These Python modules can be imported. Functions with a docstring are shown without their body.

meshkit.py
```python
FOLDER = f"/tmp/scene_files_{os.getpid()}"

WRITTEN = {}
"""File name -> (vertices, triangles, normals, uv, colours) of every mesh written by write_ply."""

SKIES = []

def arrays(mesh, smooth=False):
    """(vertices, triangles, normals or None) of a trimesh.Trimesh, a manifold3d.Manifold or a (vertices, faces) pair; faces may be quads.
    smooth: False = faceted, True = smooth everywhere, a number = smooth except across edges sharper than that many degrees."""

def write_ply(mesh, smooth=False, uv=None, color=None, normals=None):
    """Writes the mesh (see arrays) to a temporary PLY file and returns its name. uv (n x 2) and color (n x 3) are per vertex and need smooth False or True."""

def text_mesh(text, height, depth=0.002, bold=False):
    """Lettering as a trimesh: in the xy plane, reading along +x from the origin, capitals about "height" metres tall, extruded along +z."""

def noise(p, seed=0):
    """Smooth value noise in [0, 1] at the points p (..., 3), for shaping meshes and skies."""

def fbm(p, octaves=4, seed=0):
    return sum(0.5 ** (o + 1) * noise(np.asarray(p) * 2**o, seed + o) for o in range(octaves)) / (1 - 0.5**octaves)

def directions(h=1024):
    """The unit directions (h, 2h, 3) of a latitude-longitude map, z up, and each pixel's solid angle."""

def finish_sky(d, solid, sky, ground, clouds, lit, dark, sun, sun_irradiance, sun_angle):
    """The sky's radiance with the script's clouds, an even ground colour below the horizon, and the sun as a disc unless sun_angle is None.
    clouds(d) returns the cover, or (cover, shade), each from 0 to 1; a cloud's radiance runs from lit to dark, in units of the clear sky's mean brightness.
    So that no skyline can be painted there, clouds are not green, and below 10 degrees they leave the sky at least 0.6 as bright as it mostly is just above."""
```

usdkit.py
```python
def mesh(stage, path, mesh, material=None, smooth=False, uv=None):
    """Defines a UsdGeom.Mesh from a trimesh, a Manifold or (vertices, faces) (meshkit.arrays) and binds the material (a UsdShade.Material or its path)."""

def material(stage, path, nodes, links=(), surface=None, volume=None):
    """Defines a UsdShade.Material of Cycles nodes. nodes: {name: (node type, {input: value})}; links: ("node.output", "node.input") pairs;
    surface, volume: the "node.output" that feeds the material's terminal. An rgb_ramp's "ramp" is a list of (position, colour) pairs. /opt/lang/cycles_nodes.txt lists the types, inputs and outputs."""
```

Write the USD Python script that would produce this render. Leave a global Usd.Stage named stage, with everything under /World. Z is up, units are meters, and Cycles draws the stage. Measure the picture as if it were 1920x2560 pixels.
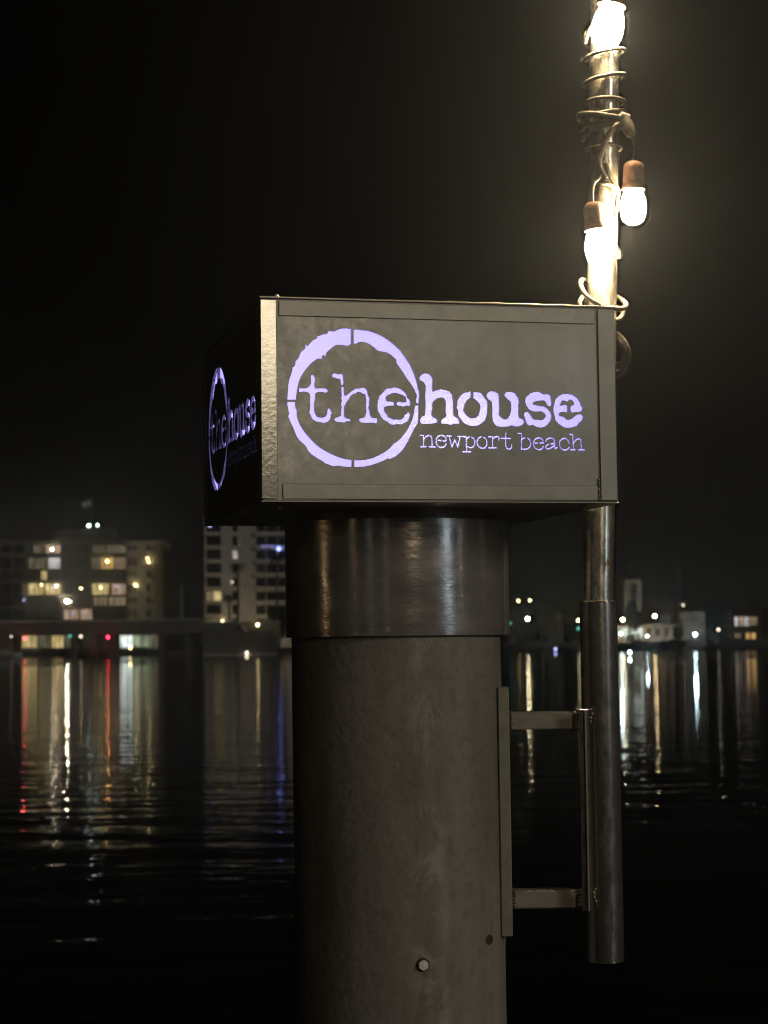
import math, random
import numpy as np
import trimesh, shapely
from shapely import affinity
from shapely.geometry import Polygon, LineString, MultiPolygon, box as sbox
from shapely.ops import unary_union
import usdkit, meshkit
from pxr import Usd, UsdGeom, UsdLux, UsdShade, Gf, Sdf, Vt

random.seed(7)
RNG = np.random.default_rng(11)
stage = Usd.Stage.CreateInMemory()
UsdGeom.SetStageUpAxis(stage, UsdGeom.Tokens.z)
UsdGeom.SetStageMetersPerUnit(stage, 1.0)
UsdGeom.Xform.Define(stage, '/World')
UsdGeom.Scope.Define(stage, '/World/Looks')

# ---------------------------------------------------------------- camera
FOC = 4906.5                      # focal length in pixels of the 1920 x 2560 photograph
PITCH, ROLL = 0.0655, -0.0124
EYE = np.array([0.0, 0.0, 2.8])
_c, _s, _cr, _sr = math.cos(PITCH), math.sin(PITCH), math.cos(ROLL), math.sin(ROLL)
_u0 = np.array([0, -_s, _c])
FWD = np.array([0, _c, _s])
RIGHT = _cr * np.array([1.0, 0, 0]) + _sr * _u0
UP = _cr * _u0 - _sr * np.array([1.0, 0, 0])
cam = UsdGeom.Camera.Define(stage, '/World/camera')
cam.CreateHorizontalApertureAttr(24.0)
cam.CreateVerticalApertureAttr(32.0)
cam.CreateFocalLengthAttr(24.0 * FOC / 1920)
cam.CreateClippingRangeAttr(Gf.Vec2f(0.05, 20000))
cam.CreateFStopAttr(9.0)
cam.CreateFocusDistanceAttr(3.25)
cam.CreateExposureAttr(0.0)
cam.AddTransformOp().Set(Gf.Matrix4d(*RIGHT, 0, *UP, 0, *(-FWD), 0, *EYE, 1))

# ---------------------------------------------------------------- sky (deep night) and the faint glow of the town
SKY_STRENGTH = 0.002             # deep night: the sun is far below the horizon
dome = UsdLux.DomeLight.Define(stage, '/World/sky')
dome.GetPrim().SetCustomDataByKey('kind', 'structure')
dome.CreateIntensityAttr(1.0)
SUN = np.array([0.72, -0.60, 0.36]); SUN /= np.linalg.norm(SUN)
sky_mat = usdkit.material(stage, '/World/Looks/sky', {
    'sky_tex': ('sky_texture', {'sky_type': 'single_scattering', 'sun_disc': False, 'sun_elevation': math.radians(-8.0),
                            'sun_rotation': math.atan2(SUN[0], SUN[1]), 'altitude': 0.0, 'air_density': 1.0}),
    'soft': ('hsv', {'saturation': 0.35}),
    'tint': ('mix_color', {'fac': 0.6, 'b': (0.092, 0.090, 0.096), 'use_clamp': False}),   # low cloud lit by the town
    'bg': ('background_shader', {'strength': SKY_STRENGTH})},
    [('sky_tex.color', 'soft.color'), ('soft.color', 'tint.a'), ('tint.result', 'bg.color')], surface='bg.background')
UsdShade.MaterialBindingAPI.Apply(dome.GetPrim()).Bind(sky_mat)
moon = UsdLux.DistantLight.Define(stage, '/World/night_glow')
moon.CreateIntensityAttr(0.14)
moon.CreateAngleAttr(12.0)
moon.CreateNormalizeAttr(True)
moon.CreateColorAttr(Gf.Vec3f(1.0, 0.92, 0.78))
_z = SUN; _x = np.cross([0, 0, 1], _z); _x /= np.linalg.norm(_x); _y = np.cross(_z, _x)
moon.AddTransformOp().Set(Gf.Matrix4d(*_x, 0, *_y, 0, *_z, 0, 0, 0, 50, 1))

# lamps of the deck behind the camera, whose reflections show in the sign's post and in the steel collar
def deck_lamp(name, p, r, radiance, color):
    l = UsdLux.SphereLight.Define(stage, '/World/' + name)
    l.CreateRadiusAttr(r); l.CreateIntensityAttr(radiance); l.CreateColorAttr(Gf.Vec3f(*color))
    l.AddTranslateOp().Set(Gf.Vec3d(*p))
deck_lamp('deck_lamp', (1.55, -0.9, EYE[2] + 1.30), 0.07, 158.0, (1.0, 0.85, 0.62))
deck_lamp('deck_lamp_001', (2.05, -2.0, EYE[2] + 1.25), 0.07, 158.0, (1.0, 0.84, 0.60))
deck_lamp('deck_lamp_002', (4.6, 0.2, EYE[2] + 0.5), 0.40, 3.2, (0.62, 0.82, 1.0))
for i, (az, d, up, L, c) in enumerate(((-77, 5.0, 0.3, 90.0, (1.0, 0.7, 0.36)), (-43, 6.5, 0.5, 40.0, (1.0, 0.76, 0.5)), (-25, 7.5, 0.4, 40.0, (0.85, 0.95, 1.0)), (-9, 8.0, 0.5, 40.0, (1.0, 0.85, 0.7)), (70, 5.0, 0.4, 40.0, (0.9, 0.9, 1.0)))):
    deck_lamp('deck_bulb_%03d' % i, (0.02 + d * math.sin(math.radians(az)), 3.5 - d * math.cos(math.radians(az)), EYE[2] + up), 0.03, L, c)

# ---------------------------------------------------------------- helpers
def ray(px, py):
    return FWD + RIGHT * (px - 960) / FOC - UP * (py - 1280) / FOC

def at(px, py, Y):
    """The point at distance Y (metres, straight ahead) seen at a pixel of the photograph."""
    d = ray(px, py)
    return EYE + d * (Y / d[1])

def span(x0, x1, y0, y1, Y):
    """World x0, x1, z0, z1 (upright) of a rectangle of the photograph at distance Y."""
    m = at((x0 + x1) / 2, (y0 + y1) / 2, Y)
    k = Y / FOC
    return m[0] - (x1 - x0) / 2 * k, m[0] + (x1 - x0) / 2 * k, m[2] - (y1 - y0) / 2 * k, m[2] + (y1 - y0) / 2 * k

_taken = {}
def numbered(path):
    n = _taken.get(path, -1) + 1
    _taken[path] = n
    return path if n == 0 else '%s_%03d' % (path, n)

def path_of(parent, name):
    return numbered((str(parent.GetPath()) if parent is not None else '/World') + '/' + name)

def tag(p, label=None, cat=None, group=None, kind=None):
    p = p.GetPrim() if hasattr(p, 'GetPrim') else p
    for k, v in (('label', label), ('category', cat), ('group', group), ('kind', kind)):
        if v:
            p.SetCustomDataByKey(k, v)
    return p

def thing(name, label, cat, loc=(0, 0, 0), rotz=0.0, group=None):
    x = UsdGeom.Xform.Define(stage, path_of(None, name))
    x.AddTranslateOp().Set(Gf.Vec3d(*map(float, loc)))
    if rotz:
        x.AddRotateZOp().Set(math.degrees(rotz))
    p = x.GetPrim()
    p.SetCustomDataByKey('_', 0); p.ClearCustomDataByKey('_')
    _origin[str(p.GetPath())] = (np.array(loc, float), rotz)
    return tag(p, label, cat, group)
_origin = {}

def obj(name, mesh, mat, parent=None, smooth=False, world=False):
    """One mesh prim. world=True: the mesh is given in world coordinates and is moved into its thing's frame."""
    if isinstance(mesh, (list,)):
        mesh = trimesh.util.concatenate(mesh)
    if world and parent is not None:
        o, r = _origin['/'.join(str(parent.GetPath()).split('/')[:3])]
        v, f, _ = meshkit.arrays(mesh)
        v = v - o
        if r:
            c, s = math.cos(-r), math.sin(-r)
            v = np.stack([c * v[:, 0] - s * v[:, 1], s * v[:, 0] + c * v[:, 1], v[:, 2]], 1)
        mesh = trimesh.Trimesh(v, f, process=False)
    return usdkit.mesh(stage, path_of(parent, name), mesh, M[mat], smooth=smooth).GetPrim()

def copy_of(src, loc, label, group=None, rotz=0.0, cat=None):
    was = src.GetCustomData()
    r = thing(src.GetName().rstrip('0123456789').rstrip('_') if src.GetName()[-3:].isdigit() else src.GetName(), label, cat or was['category'], loc, rotz, group or was.get('group'))
    r.GetReferences().AddInternalReference(src.GetPath())
    r.SetInstanceable(True)
    return r

def bx(x0, x1, y0, y1, z0, z1):
    m = trimesh.creation.box([x1 - x0, y1 - y0, z1 - z0])
    m.apply_translation([(x0 + x1) / 2, (y0 + y1) / 2, (z0 + z1) / 2])
    return m

def bevel_box(x0, x1, y0, y1, z0, z1, r=0.0012):
    """A box with chamfered edges (hull of three shrunken boxes)."""
    p = []
    for k in range(3):
        lo, hi = [x0 + r, y0 + r, z0 + r], [x1 - r, y1 - r, z1 - r]
        lo[k] -= r; hi[k] += r
        p += [(a, b, c) for a in (lo[0], hi[0]) for b in (lo[1], hi[1]) for c in (lo[2], hi[2])]
    return trimesh.convex.convex_hull(np.array(p))

def tube(points, r, n=10, closed=False, caps=True):
    """A round tube of radius r (a number or one per point) along a polyline."""
    P = np.array(points, float)
    m = len(P)
    rr = np.broadcast_to(np.asarray(r, float), (m,))
    T = np.gradient(P, axis=0) if not closed else np.roll(P, -1, 0) - np.roll(P, 1, 0)
    T /= np.maximum(np.linalg.norm(T, axis=1, keepdims=True), 1e-12)
    ref = np.array([0, 0, 1.0]) if abs(T[0][2]) < 0.9 else np.array([1.0, 0, 0])
    N = np.cross(T[0], ref); N /= np.linalg.norm(N)
    rings = []
    for i in range(m):
        N = N - T[i] * (N @ T[i]); N /= np.linalg.norm(N)
        B = np.cross(T[i], N)
        a = np.arange(n) / n * 2 * math.pi
        rings.append(P[i] + rr[i] * (np.cos(a)[:, None] * N + np.sin(a)[:, None] * B))
    V = np.vstack(rings); F = []
    for i in range(m if closed else m - 1):
        j = (i + 1) % m
        for k in range(n):
            k2 = (k + 1) % n
            F += [(i * n + k, i * n + k2, j * n + k2), (i * n + k, j * n + k2, j * n + k)]
    if caps and not closed:
        V = np.vstack([V, P[0], P[-1]]); a, b = len(V) - 2, len(V) - 1
        for k in range(n):
            k2 = (k + 1) % n
            F += [(a, k2, k), (b, (m - 1) * n + k, (m - 1) * n + k2)]
    return trimesh.Trimesh(V, np.array(F), process=False)

def spline(pts, n=8):
    """Catmull-Rom through the points."""
    P = np.array(pts, float)
    Q = np.vstack([2 * P[0] - P[1], P, 2 * P[-1] - P[-2]])
    out = []
    for i in range(1, len(Q) - 2):
        for t in np.arange(n) / n:
            a, b, c, d = Q[i - 1], Q[i], Q[i + 1], Q[i + 2]
            out.append(0.5 * (2 * b + (c - a) * t + (2 * a - 5 * b + 4 * c - d) * t * t + (3 * b - a - 3 * c + d) * t ** 3))
    out.append(P[-1])
    return np.array(out)

def lathe(profile, n=24, loc=(0, 0, 0), axis=None):
    """Profile of (radius, z) turned about z; axis: a direction that +z is turned to."""
    m = trimesh.creation.revolve(np.array(profile, float), sections=n)
    if axis is not None:
        m.apply_transform(trimesh.geometry.align_vectors([0, 0, 1], np.array(axis, float) / np.linalg.norm(axis)))
    m.apply_translation(loc)
    return m

def cyl(p0, p1, r, n=12):
    return trimesh.creation.cylinder(radius=r, segment=[p0, p1], sections=n)

def prism_xz(poly, y0, y1):
    """A shapely polygon drawn in x, z and extruded from y0 to y1."""
    out = []
    for g in getattr(poly, 'geoms', [poly]):
        m = trimesh.creation.extrude_polygon(g, y1 - y0, engine='earcut')
        v = m.vertices
        m = trimesh.Trimesh(np.stack([v[:, 0], y1 - v[:, 2], v[:, 1]], 1), m.faces, process=False)
        out.append(m)
    return trimesh.util.concatenate(out)

# ---------------------------------------------------------------- materials
M = {}
def mat(name, nodes, links, surface, volume=None):
    M[name] = usdkit.material(stage, '/World/Looks/' + name, nodes, links, surface=surface, volume=volume)

def surf(name, a, b, scale=4.0, rough=0.6, metallic=0.0, bump=0.0, bscale=None, stretch=(1, 1, 1), rough_var=0.0, spec=0.5, detail=5, warp=0.0, mid=(0.35, 0.65)):
    """A mottled surface: colour between a and b by noise, with fine relief."""
    n = {'g': ('geometry', {}), 'm': ('mapping', {'scale': stretch}),
         'n': ('noise_texture', {'scale': scale, 'detail': detail, 'roughness': 0.6, 'distortion': warp}),
         'r': ('rgb_ramp', {'ramp': [(0, a), (mid[0], a), (mid[1], b), (1, b)]}),
         'p': ('principled_bsdf', {'roughness': rough, 'metallic': metallic, 'specular_ior_level': spec})}
    l = [('g.position', 'm.vector'), ('m.vector', 'n.vector'), ('n.fac', 'r.fac'), ('r.color', 'p.base_color')]
    if rough_var:
        n['rv'] = ('map_range', {'from_min': 0.3, 'from_max': 0.7, 'to_min': rough - rough_var, 'to_max': rough + rough_var, 'clamp': True})
        l += [('n.fac', 'rv.value'), ('rv.result', 'p.roughness')]
    if bump:
        n['n2'] = ('noise_texture', {'scale': bscale or scale * 6, 'detail': 4, 'roughness': 0.55})
        n['b'] = ('bump', {'strength': 1.0, 'distance': bump, 'use_object_space': False})
        l += [('m.vector', 'n2.vector'), ('n2.fac', 'b.height'), ('b.normal', 'p.normal')]
    mat(name, n, l, 'p.BSDF')

def glow(name, a, b, scale=1.5, strength=1.0, stretch=(1, 1, 1)):
    """A lit window, screen or lamp: it gives off light between colours a and b."""
    a, b = tuple(x * strength * 2.3 / 0.4 for x in a), tuple(x * strength * 2.3 / 0.4 for x in b)
    mat(name, {'g': ('geometry', {}), 'm': ('mapping', {'scale': stretch}), 'n': ('noise_texture', {'scale': scale, 'detail': 3, 'roughness': 0.6}),
               'r': ('rgb_ramp', {'ramp': [(0, a), (0.36, a), (0.64, b), (1, b)]}), 'e': ('emission', {'strength': 0.4})},
        [('g.position', 'm.vector'), ('m.vector', 'n.vector'), ('n.fac', 'r.fac'), ('r.color', 'e.color')], 'e.emission')

# weathered sheet: cloudy, with faint runs down it, water spots and a slight oil-canning of the metal
mat('sheet_steel', {
    'g': ('geometry', {}), 'mv': ('mapping', {'scale': (26.0, 26.0, 1.6)}), 'n': ('noise_texture', {'scale': 7.0, 'detail': 6, 'roughness': 0.6}),
    'nv': ('noise_texture', {'scale': 1.0, 'detail': 4, 'roughness': 0.6}), 'sp': ('noise_texture', {'scale': 42.0, 'detail': 5, 'roughness': 0.7}), 'nb': ('noise_texture', {'scale': 4.5, 'detail': 1}), 'nf': ('noise_texture', {'scale': 900.0, 'detail': 2}),
    'r': ('rgb_ramp', {'ramp': [(0, (0.190, 0.187, 0.176)), (0.38, (0.214, 0.211, 0.198)), (0.62, (0.25, 0.247, 0.232)), (1, (0.272, 0.269, 0.253))]}),
    'rv': ('rgb_ramp', {'ramp': [(0, (0.74, 0.73, 0.70)), (0.40, (0.93, 0.93, 0.92)), (0.55, (1, 1, 1)), (0.75, (1.12, 1.11, 1.08)), (1, (1.2, 1.2, 1.15))]}),
    'rs': ('rgb_ramp', {'ramp': [(0, (0.8, 0.79, 0.76)), (0.33, (0.92, 0.91, 0.9)), (0.42, (1, 1, 1)), (0.62, (1, 1, 1)), (0.72, (1.16, 1.15, 1.1))]}),
    'm1': ('mix_color', {'blend_type': 'multiply', 'fac': 0.6, 'use_clamp': False}), 'm2': ('mix_color', {'blend_type': 'multiply', 'fac': 0.55, 'use_clamp': False}),
    'rg': ('map_range', {'from_min': 0.3, 'from_max': 0.7, 'to_min': 0.33, 'to_max': 0.47, 'clamp': True}),
    'b1': ('bump', {'distance': 0.0050}), 'b2': ('bump', {'distance': 0.00005}), 'p': ('principled_bsdf', {'metallic': 0.82})},
    [('g.position', 'mv.vector'), ('g.position', 'n.vector'), ('mv.vector', 'nv.vector'), ('g.position', 'sp.vector'), ('g.position', 'nb.vector'), ('g.position', 'nf.vector'), ('n.fac', 'r.fac'), ('nv.fac', 'rv.fac'), ('sp.fac', 'rs.fac'),
     ('r.color', 'm1.a'), ('rv.color', 'm1.b'), ('m1.result', 'm2.a'), ('rs.color', 'm2.b'), ('m2.result', 'p.base_color'), ('sp.fac', 'rg.value'), ('rg.result', 'p.roughness'),
     ('nb.fac', 'b1.height'), ('nf.fac', 'b2.height'), ('b1.normal', 'b2.normal'), ('b2.normal', 'p.normal')], 'p.BSDF')
surf('painted_post', (0.26, 0.25, 0.215), (0.30, 0.288, 0.25), scale=30, rough=0.18, metallic=0.27, bump=0.00019, bscale=150)
surf('rail_steel', (0.225, 0.218, 0.192), (0.275, 0.265, 0.235), scale=20, rough=0.40, metallic=0.7, bump=0.00007, bscale=600)
surf('lid_steel', (0.20, 0.185, 0.15), (0.25, 0.235, 0.19), scale=30, rough=0.36, metallic=0.8)
surf('dark_bolt', (0.05, 0.045, 0.04), (0.10, 0.085, 0.07), scale=200, rough=0.4, metallic=0.8)
surf('bright_bolt', (0.8, 0.78, 0.68), (0.9, 0.87, 0.76), scale=150, rough=0.35, metallic=0.25, bump=0.0004, bscale=160)
surf('weld', (0.16, 0.13, 0.10), (0.34, 0.30, 0.24), scale=250, rough=0.4, metallic=0.8, bump=0.001, bscale=260)
surf('bracket_paint', (0.26, 0.235, 0.185), (0.33, 0.30, 0.245), scale=40, rough=0.5, metallic=0.25, bump=0.0002, bscale=300)
surf('cord_rubber', (0.05, 0.046, 0.038), (0.075, 0.068, 0.057), scale=60, rough=0.6, spec=0.08)
surf('socket_rubber', (0.13, 0.068, 0.042), (0.19, 0.10, 0.062), scale=50, rough=0.6, spec=0.15)
surf('led_board', (0.7, 0.7, 0.75), (0.8, 0.8, 0.85), scale=50, rough=0.5)

# brushed dark collar: fine lines run round it, broad dull patches
mat('brushed_collar', {
    'g': ('geometry', {}), 'm': ('mapping', {'scale': (3.0, 3.0, 420.0)}), 'm2': ('mapping', {'scale': (5.0, 5.0, 9.0)}),
    'n': ('noise_texture', {'scale': 1.0, 'detail': 4, 'roughness': 0.6}), 'n2': ('noise_texture', {'scale': 2.0, 'detail': 4, 'roughness': 0.6}),
    'r': ('rgb_ramp', {'ramp': [(0, (0.28, 0.25, 0.22)), (0.4, (0.32, 0.285, 0.25)), (0.7, (0.39, 0.35, 0.31)), (1, (0.43, 0.385, 0.345))]}),
    'rv': ('map_range', {'from_min': 0.35, 'from_max': 0.65, 'to_min': 0.15, 'to_max': 0.25, 'clamp': True}),
    'b': ('bump', {'strength': 1.0, 'distance': 0.00007}), 'b2': ('bump', {'strength': 1.0, 'distance': 0.0012}),
    'p': ('principled_bsdf', {'metallic': 0.55})},
    [('g.position', 'm.vector'), ('g.position', 'm2.vector'), ('m.vector', 'n.vector'), ('m2.vector', 'n2.vector'), ('n2.fac', 'r.fac'), ('r.color', 'p.base_color'),
     ('n2.fac', 'rv.value'), ('rv.result', 'p.roughness'), ('n2.fac', 'b2.height'), ('n.fac', 'b.height'), ('b2.normal', 'b.normal'), ('b.normal', 'p.normal')], 'p.BSDF')

# galvanised pole with rust patches and grime
def pipe_mat(name, base, rust_at, rough, metal=0.8):
    mat(name, {
        'g': ('geometry', {}), 'm': ('mapping', {'scale': (1, 1, 0.45)}), 'n': ('noise_texture', {'scale': 34.0, 'detail': 6, 'roughness': 0.65}),
        'n2': ('noise_texture', {'scale': 70.0, 'detail': 4, 'roughness': 0.6}),
        'rf': ('rgb_ramp', {'ramp': [(0, (0, 0, 0)), (rust_at, (0, 0, 0)), (rust_at + 0.06, (1, 1, 1)), (1, (1, 1, 1))]}),
        'c': ('mix_color', {'a': base, 'b': (0.13, 0.062, 0.022)}), 'bw': ('rgb_to_bw', {}),
        'met': ('map_range', {'from_min': 0, 'from_max': 1, 'to_min': metal, 'to_max': 0.05}),
        'rg': ('map_range', {'from_min': 0.3, 'from_max': 0.7, 'to_min': rough - 0.06, 'to_max': rough + 0.1, 'clamp': True}),
        'b': ('bump', {'distance': 0.0005}), 'p': ('principled_bsdf', {})},
        [('g.position', 'm.vector'), ('m.vector', 'n.vector'), ('m.vector', 'n2.vector'), ('n.fac', 'rf.fac'), ('rf.color', 'bw.color'), ('bw.val', 'c.fac'), ('c.result', 'p.base_color'),
         ('bw.val', 'met.value'), ('met.result', 'p.metallic'), ('n2.fac', 'rg.value'), ('rg.result', 'p.roughness'), ('n2.fac', 'b.height'), ('b.normal', 'p.normal')], 'p.BSDF')
pipe_mat('worn_pipe', (0.62, 0.58, 0.49), 0.61, 0.21, 0.9)
pipe_mat('sleeve_steel', (0.27, 0.245, 0.225), 0.80, 0.24, 0.8)

RUST_AT = tuple(at(1066, 2432, 3.312))
# weathered concrete: mottled, with a chipped lighter band, drips and pores
mat('pile_concrete', {
    'g': ('geometry', {}), 'm': ('mapping', {'scale': (1, 1, 0.5)}), 'n': ('noise_texture', {'scale': 5.0, 'detail': 8, 'roughness': 0.65}),
    'n2': ('noise_texture', {'scale': 55.0, 'detail': 5, 'roughness': 0.6}), 'n3': ('noise_texture', {'scale': 16.0, 'detail': 5, 'roughness': 0.7, 'distortion': 0.6}),
    'mw': ('mapping', {'scale': (14.0, 14.0, 0.9)}), 'nw': ('noise_texture', {'scale': 1.0, 'detail': 5, 'roughness': 0.6}), 'rw': ('rgb_ramp', {'ramp': [(0, (0.55, 0.55, 0.52)), (0.40, (0.86, 0.86, 0.84)), (0.52, (1, 1, 1)), (0.7, (1.14, 1.14, 1.1)), (1, (1.2, 1.2, 1.15))]}), 'mw2': ('mix_color', {'blend_type': 'multiply', 'fac': 0.85, 'use_clamp': False}),
    'vp': ('voronoi_texture', {'scale': 9.0, 'randomness': 1.0}), 'pit': ('map_range', {'from_min': 0.02, 'from_max': 0.07, 'to_min': -0.2, 'to_max': 0.0, 'clamp': True}), 'b3': ('bump', {'distance': 0.0035}),
    'dist': ('vector_math', {'math_type': 'distance', 'vector2': RUST_AT}), 'dn': ('math', {'math_type': 'multiply_add', 'value2': 0.055}), 'rf': ('map_range', {'from_min': 0.020, 'from_max': 0.052, 'to_min': 0.75, 'to_max': 0.0, 'clamp': True}), 'ru': ('mix_color', {'b': (0.11, 0.055, 0.022)}),
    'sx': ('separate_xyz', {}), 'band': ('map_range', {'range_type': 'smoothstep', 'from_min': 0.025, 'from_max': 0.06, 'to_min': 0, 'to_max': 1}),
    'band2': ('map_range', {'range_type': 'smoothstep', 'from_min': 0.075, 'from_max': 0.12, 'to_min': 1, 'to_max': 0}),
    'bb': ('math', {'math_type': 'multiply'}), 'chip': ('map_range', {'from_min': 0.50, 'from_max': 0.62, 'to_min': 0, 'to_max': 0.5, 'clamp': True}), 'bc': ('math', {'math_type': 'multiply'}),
    'r': ('rgb_ramp', {'ramp': [(0, (0.14, 0.12, 0.095)), (0.35, (0.18, 0.157, 0.127)), (0.55, (0.235, 0.21, 0.172)), (0.75, (0.275, 0.25, 0.21)), (1, (0.31, 0.285, 0.24))]}),
    'r2': ('rgb_ramp', {'ramp': [(0, (0.6, 0.6, 0.6)), (0.36, (0.82, 0.82, 0.82)), (0.5, (1, 1, 1)), (1, (1.1, 1.1, 1.1))]}),
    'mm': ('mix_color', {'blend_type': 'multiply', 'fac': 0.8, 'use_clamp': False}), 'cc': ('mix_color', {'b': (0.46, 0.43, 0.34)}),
    'b': ('bump', {'distance': 0.0022}), 'b2': ('bump', {'distance': 0.0012}), 'p': ('principled_bsdf', {'roughness': 0.78, 'specular_ior_level': 0.3})},
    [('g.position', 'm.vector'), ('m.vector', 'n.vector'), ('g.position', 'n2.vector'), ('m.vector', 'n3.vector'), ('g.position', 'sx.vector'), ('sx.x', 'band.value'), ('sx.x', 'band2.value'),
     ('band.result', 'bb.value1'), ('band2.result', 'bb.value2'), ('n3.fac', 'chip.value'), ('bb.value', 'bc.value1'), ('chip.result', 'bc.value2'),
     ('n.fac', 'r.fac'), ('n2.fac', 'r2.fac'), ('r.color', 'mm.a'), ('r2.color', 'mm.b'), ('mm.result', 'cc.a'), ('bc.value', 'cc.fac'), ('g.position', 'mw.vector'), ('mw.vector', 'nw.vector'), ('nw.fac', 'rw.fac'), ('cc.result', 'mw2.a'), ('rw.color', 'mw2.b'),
     ('g.position', 'dist.vector1'), ('n2.fac', 'dn.value1'), ('dist.value', 'dn.value3'), ('dn.value', 'rf.value'), ('mw2.result', 'ru.a'), ('rf.result', 'ru.fac'), ('ru.result', 'p.base_color'), ('g.position', 'vp.vector'), ('vp.distance', 'pit.value'), ('pit.result', 'b3.height'),
     ('n2.fac', 'b.height'), ('bc.value', 'b2.height'), ('b.normal', 'b2.normal'), ('b2.normal', 'b3.normal'), ('b3.normal', 'p.normal')], 'p.BSDF')
surf('rust_stain', (0.05, 0.022, 0.012), (0.09, 0.04, 0.02), scale=120, rough=0.8)

mat('bulb_light', {'g': ('geometry', {}), 'n': ('noise_texture', {'scale': 30.0}), 'r': ('rgb_ramp', {'ramp': [(0, (1.0, 0.86, 0.56)), (1, (1.0, 0.84, 0.52))]}), 'e': ('emission', {'strength': 5.0}), 't': ('transparent_bsdf', {'color': (1.0, 1.0, 1.0)}), 'a': ('add_closure', {})},
    [('g.position', 'n.vector'), ('n.fac', 'r.fac'), ('r.color', 'e.color'), ('e.emission', 'a.closure1'), ('t.BSDF', 'a.closure2')], 'a.closure')
mat('led_light', {'e': ('emission', {'color': (0.70, 0.68, 1.0), 'strength': 60.0})}, [], 'e.emission')
mat('acrylic', {'g': ('geometry', {}), 'n': ('noise_texture', {'scale': 14.0, 'detail': 2}), 'r': ('rgb_ramp', {'ramp': [(0, (0.70, 0.61, 1.95)), (1, (0.80, 0.69, 2.05))]}), 'e': ('emission', {'strength': 0.4}),
                't': ('translucent_bsdf', {'color': (0.92, 0.92, 0.94)}), 'd': ('diffuse_bsdf', {'color': (0.5, 0.5, 0.55)}), 'x': ('mix_closure', {'fac': 0.85}), 'a': ('add_closure', {})},
    [('g.position', 'n.vector'), ('n.fac', 'r.fac'), ('r.color', 'e.color'), ('d.BSDF', 'x.closure1'), ('t.BSDF', 'x.closure2'), ('x.closure', 'a.closure1'), ('e.emission', 'a.closure2')], 'a.closure')

# harbour water: dark, mirror-like, with long low swell and finer ripples
mat('water', {
    'g': ('geometry', {}), 'm1': ('mapping', {'scale': (0.38, 1.0, 1.0), 'rotation': (0, 0, 0.15)}), 'm2': ('mapping', {'scale': (0.55, 1.0, 1.0), 'rotation': (0, 0, -0.25)}),
    'n1': ('noise_texture', {'scale': 0.85, 'detail': 1, 'roughness': 0.4, 'distortion': 0.3}), 'n2': ('noise_texture', {'scale': 3.4, 'detail': 1.5, 'roughness': 0.45}),
    'b1': ('bump', {'distance': 0.030}), 'b2': ('bump', {'distance': 0.0100}),
    'p': ('principled_bsdf', {'base_color': (0.004, 0.006, 0.007), 'roughness': 0.012, 'ior': 1.33})},
    [('g.position', 'm1.vector'), ('g.position', 'm2.vector'), ('m1.vector', 'n1.vector'), ('m2.vector', 'n2.vector'), ('n1.fac', 'b1.height'), ('n2.fac', 'b2.height'),
     ('b1.normal', 'b2.normal'), ('b2.normal', 'p.normal')], 'p.BSDF')

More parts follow.
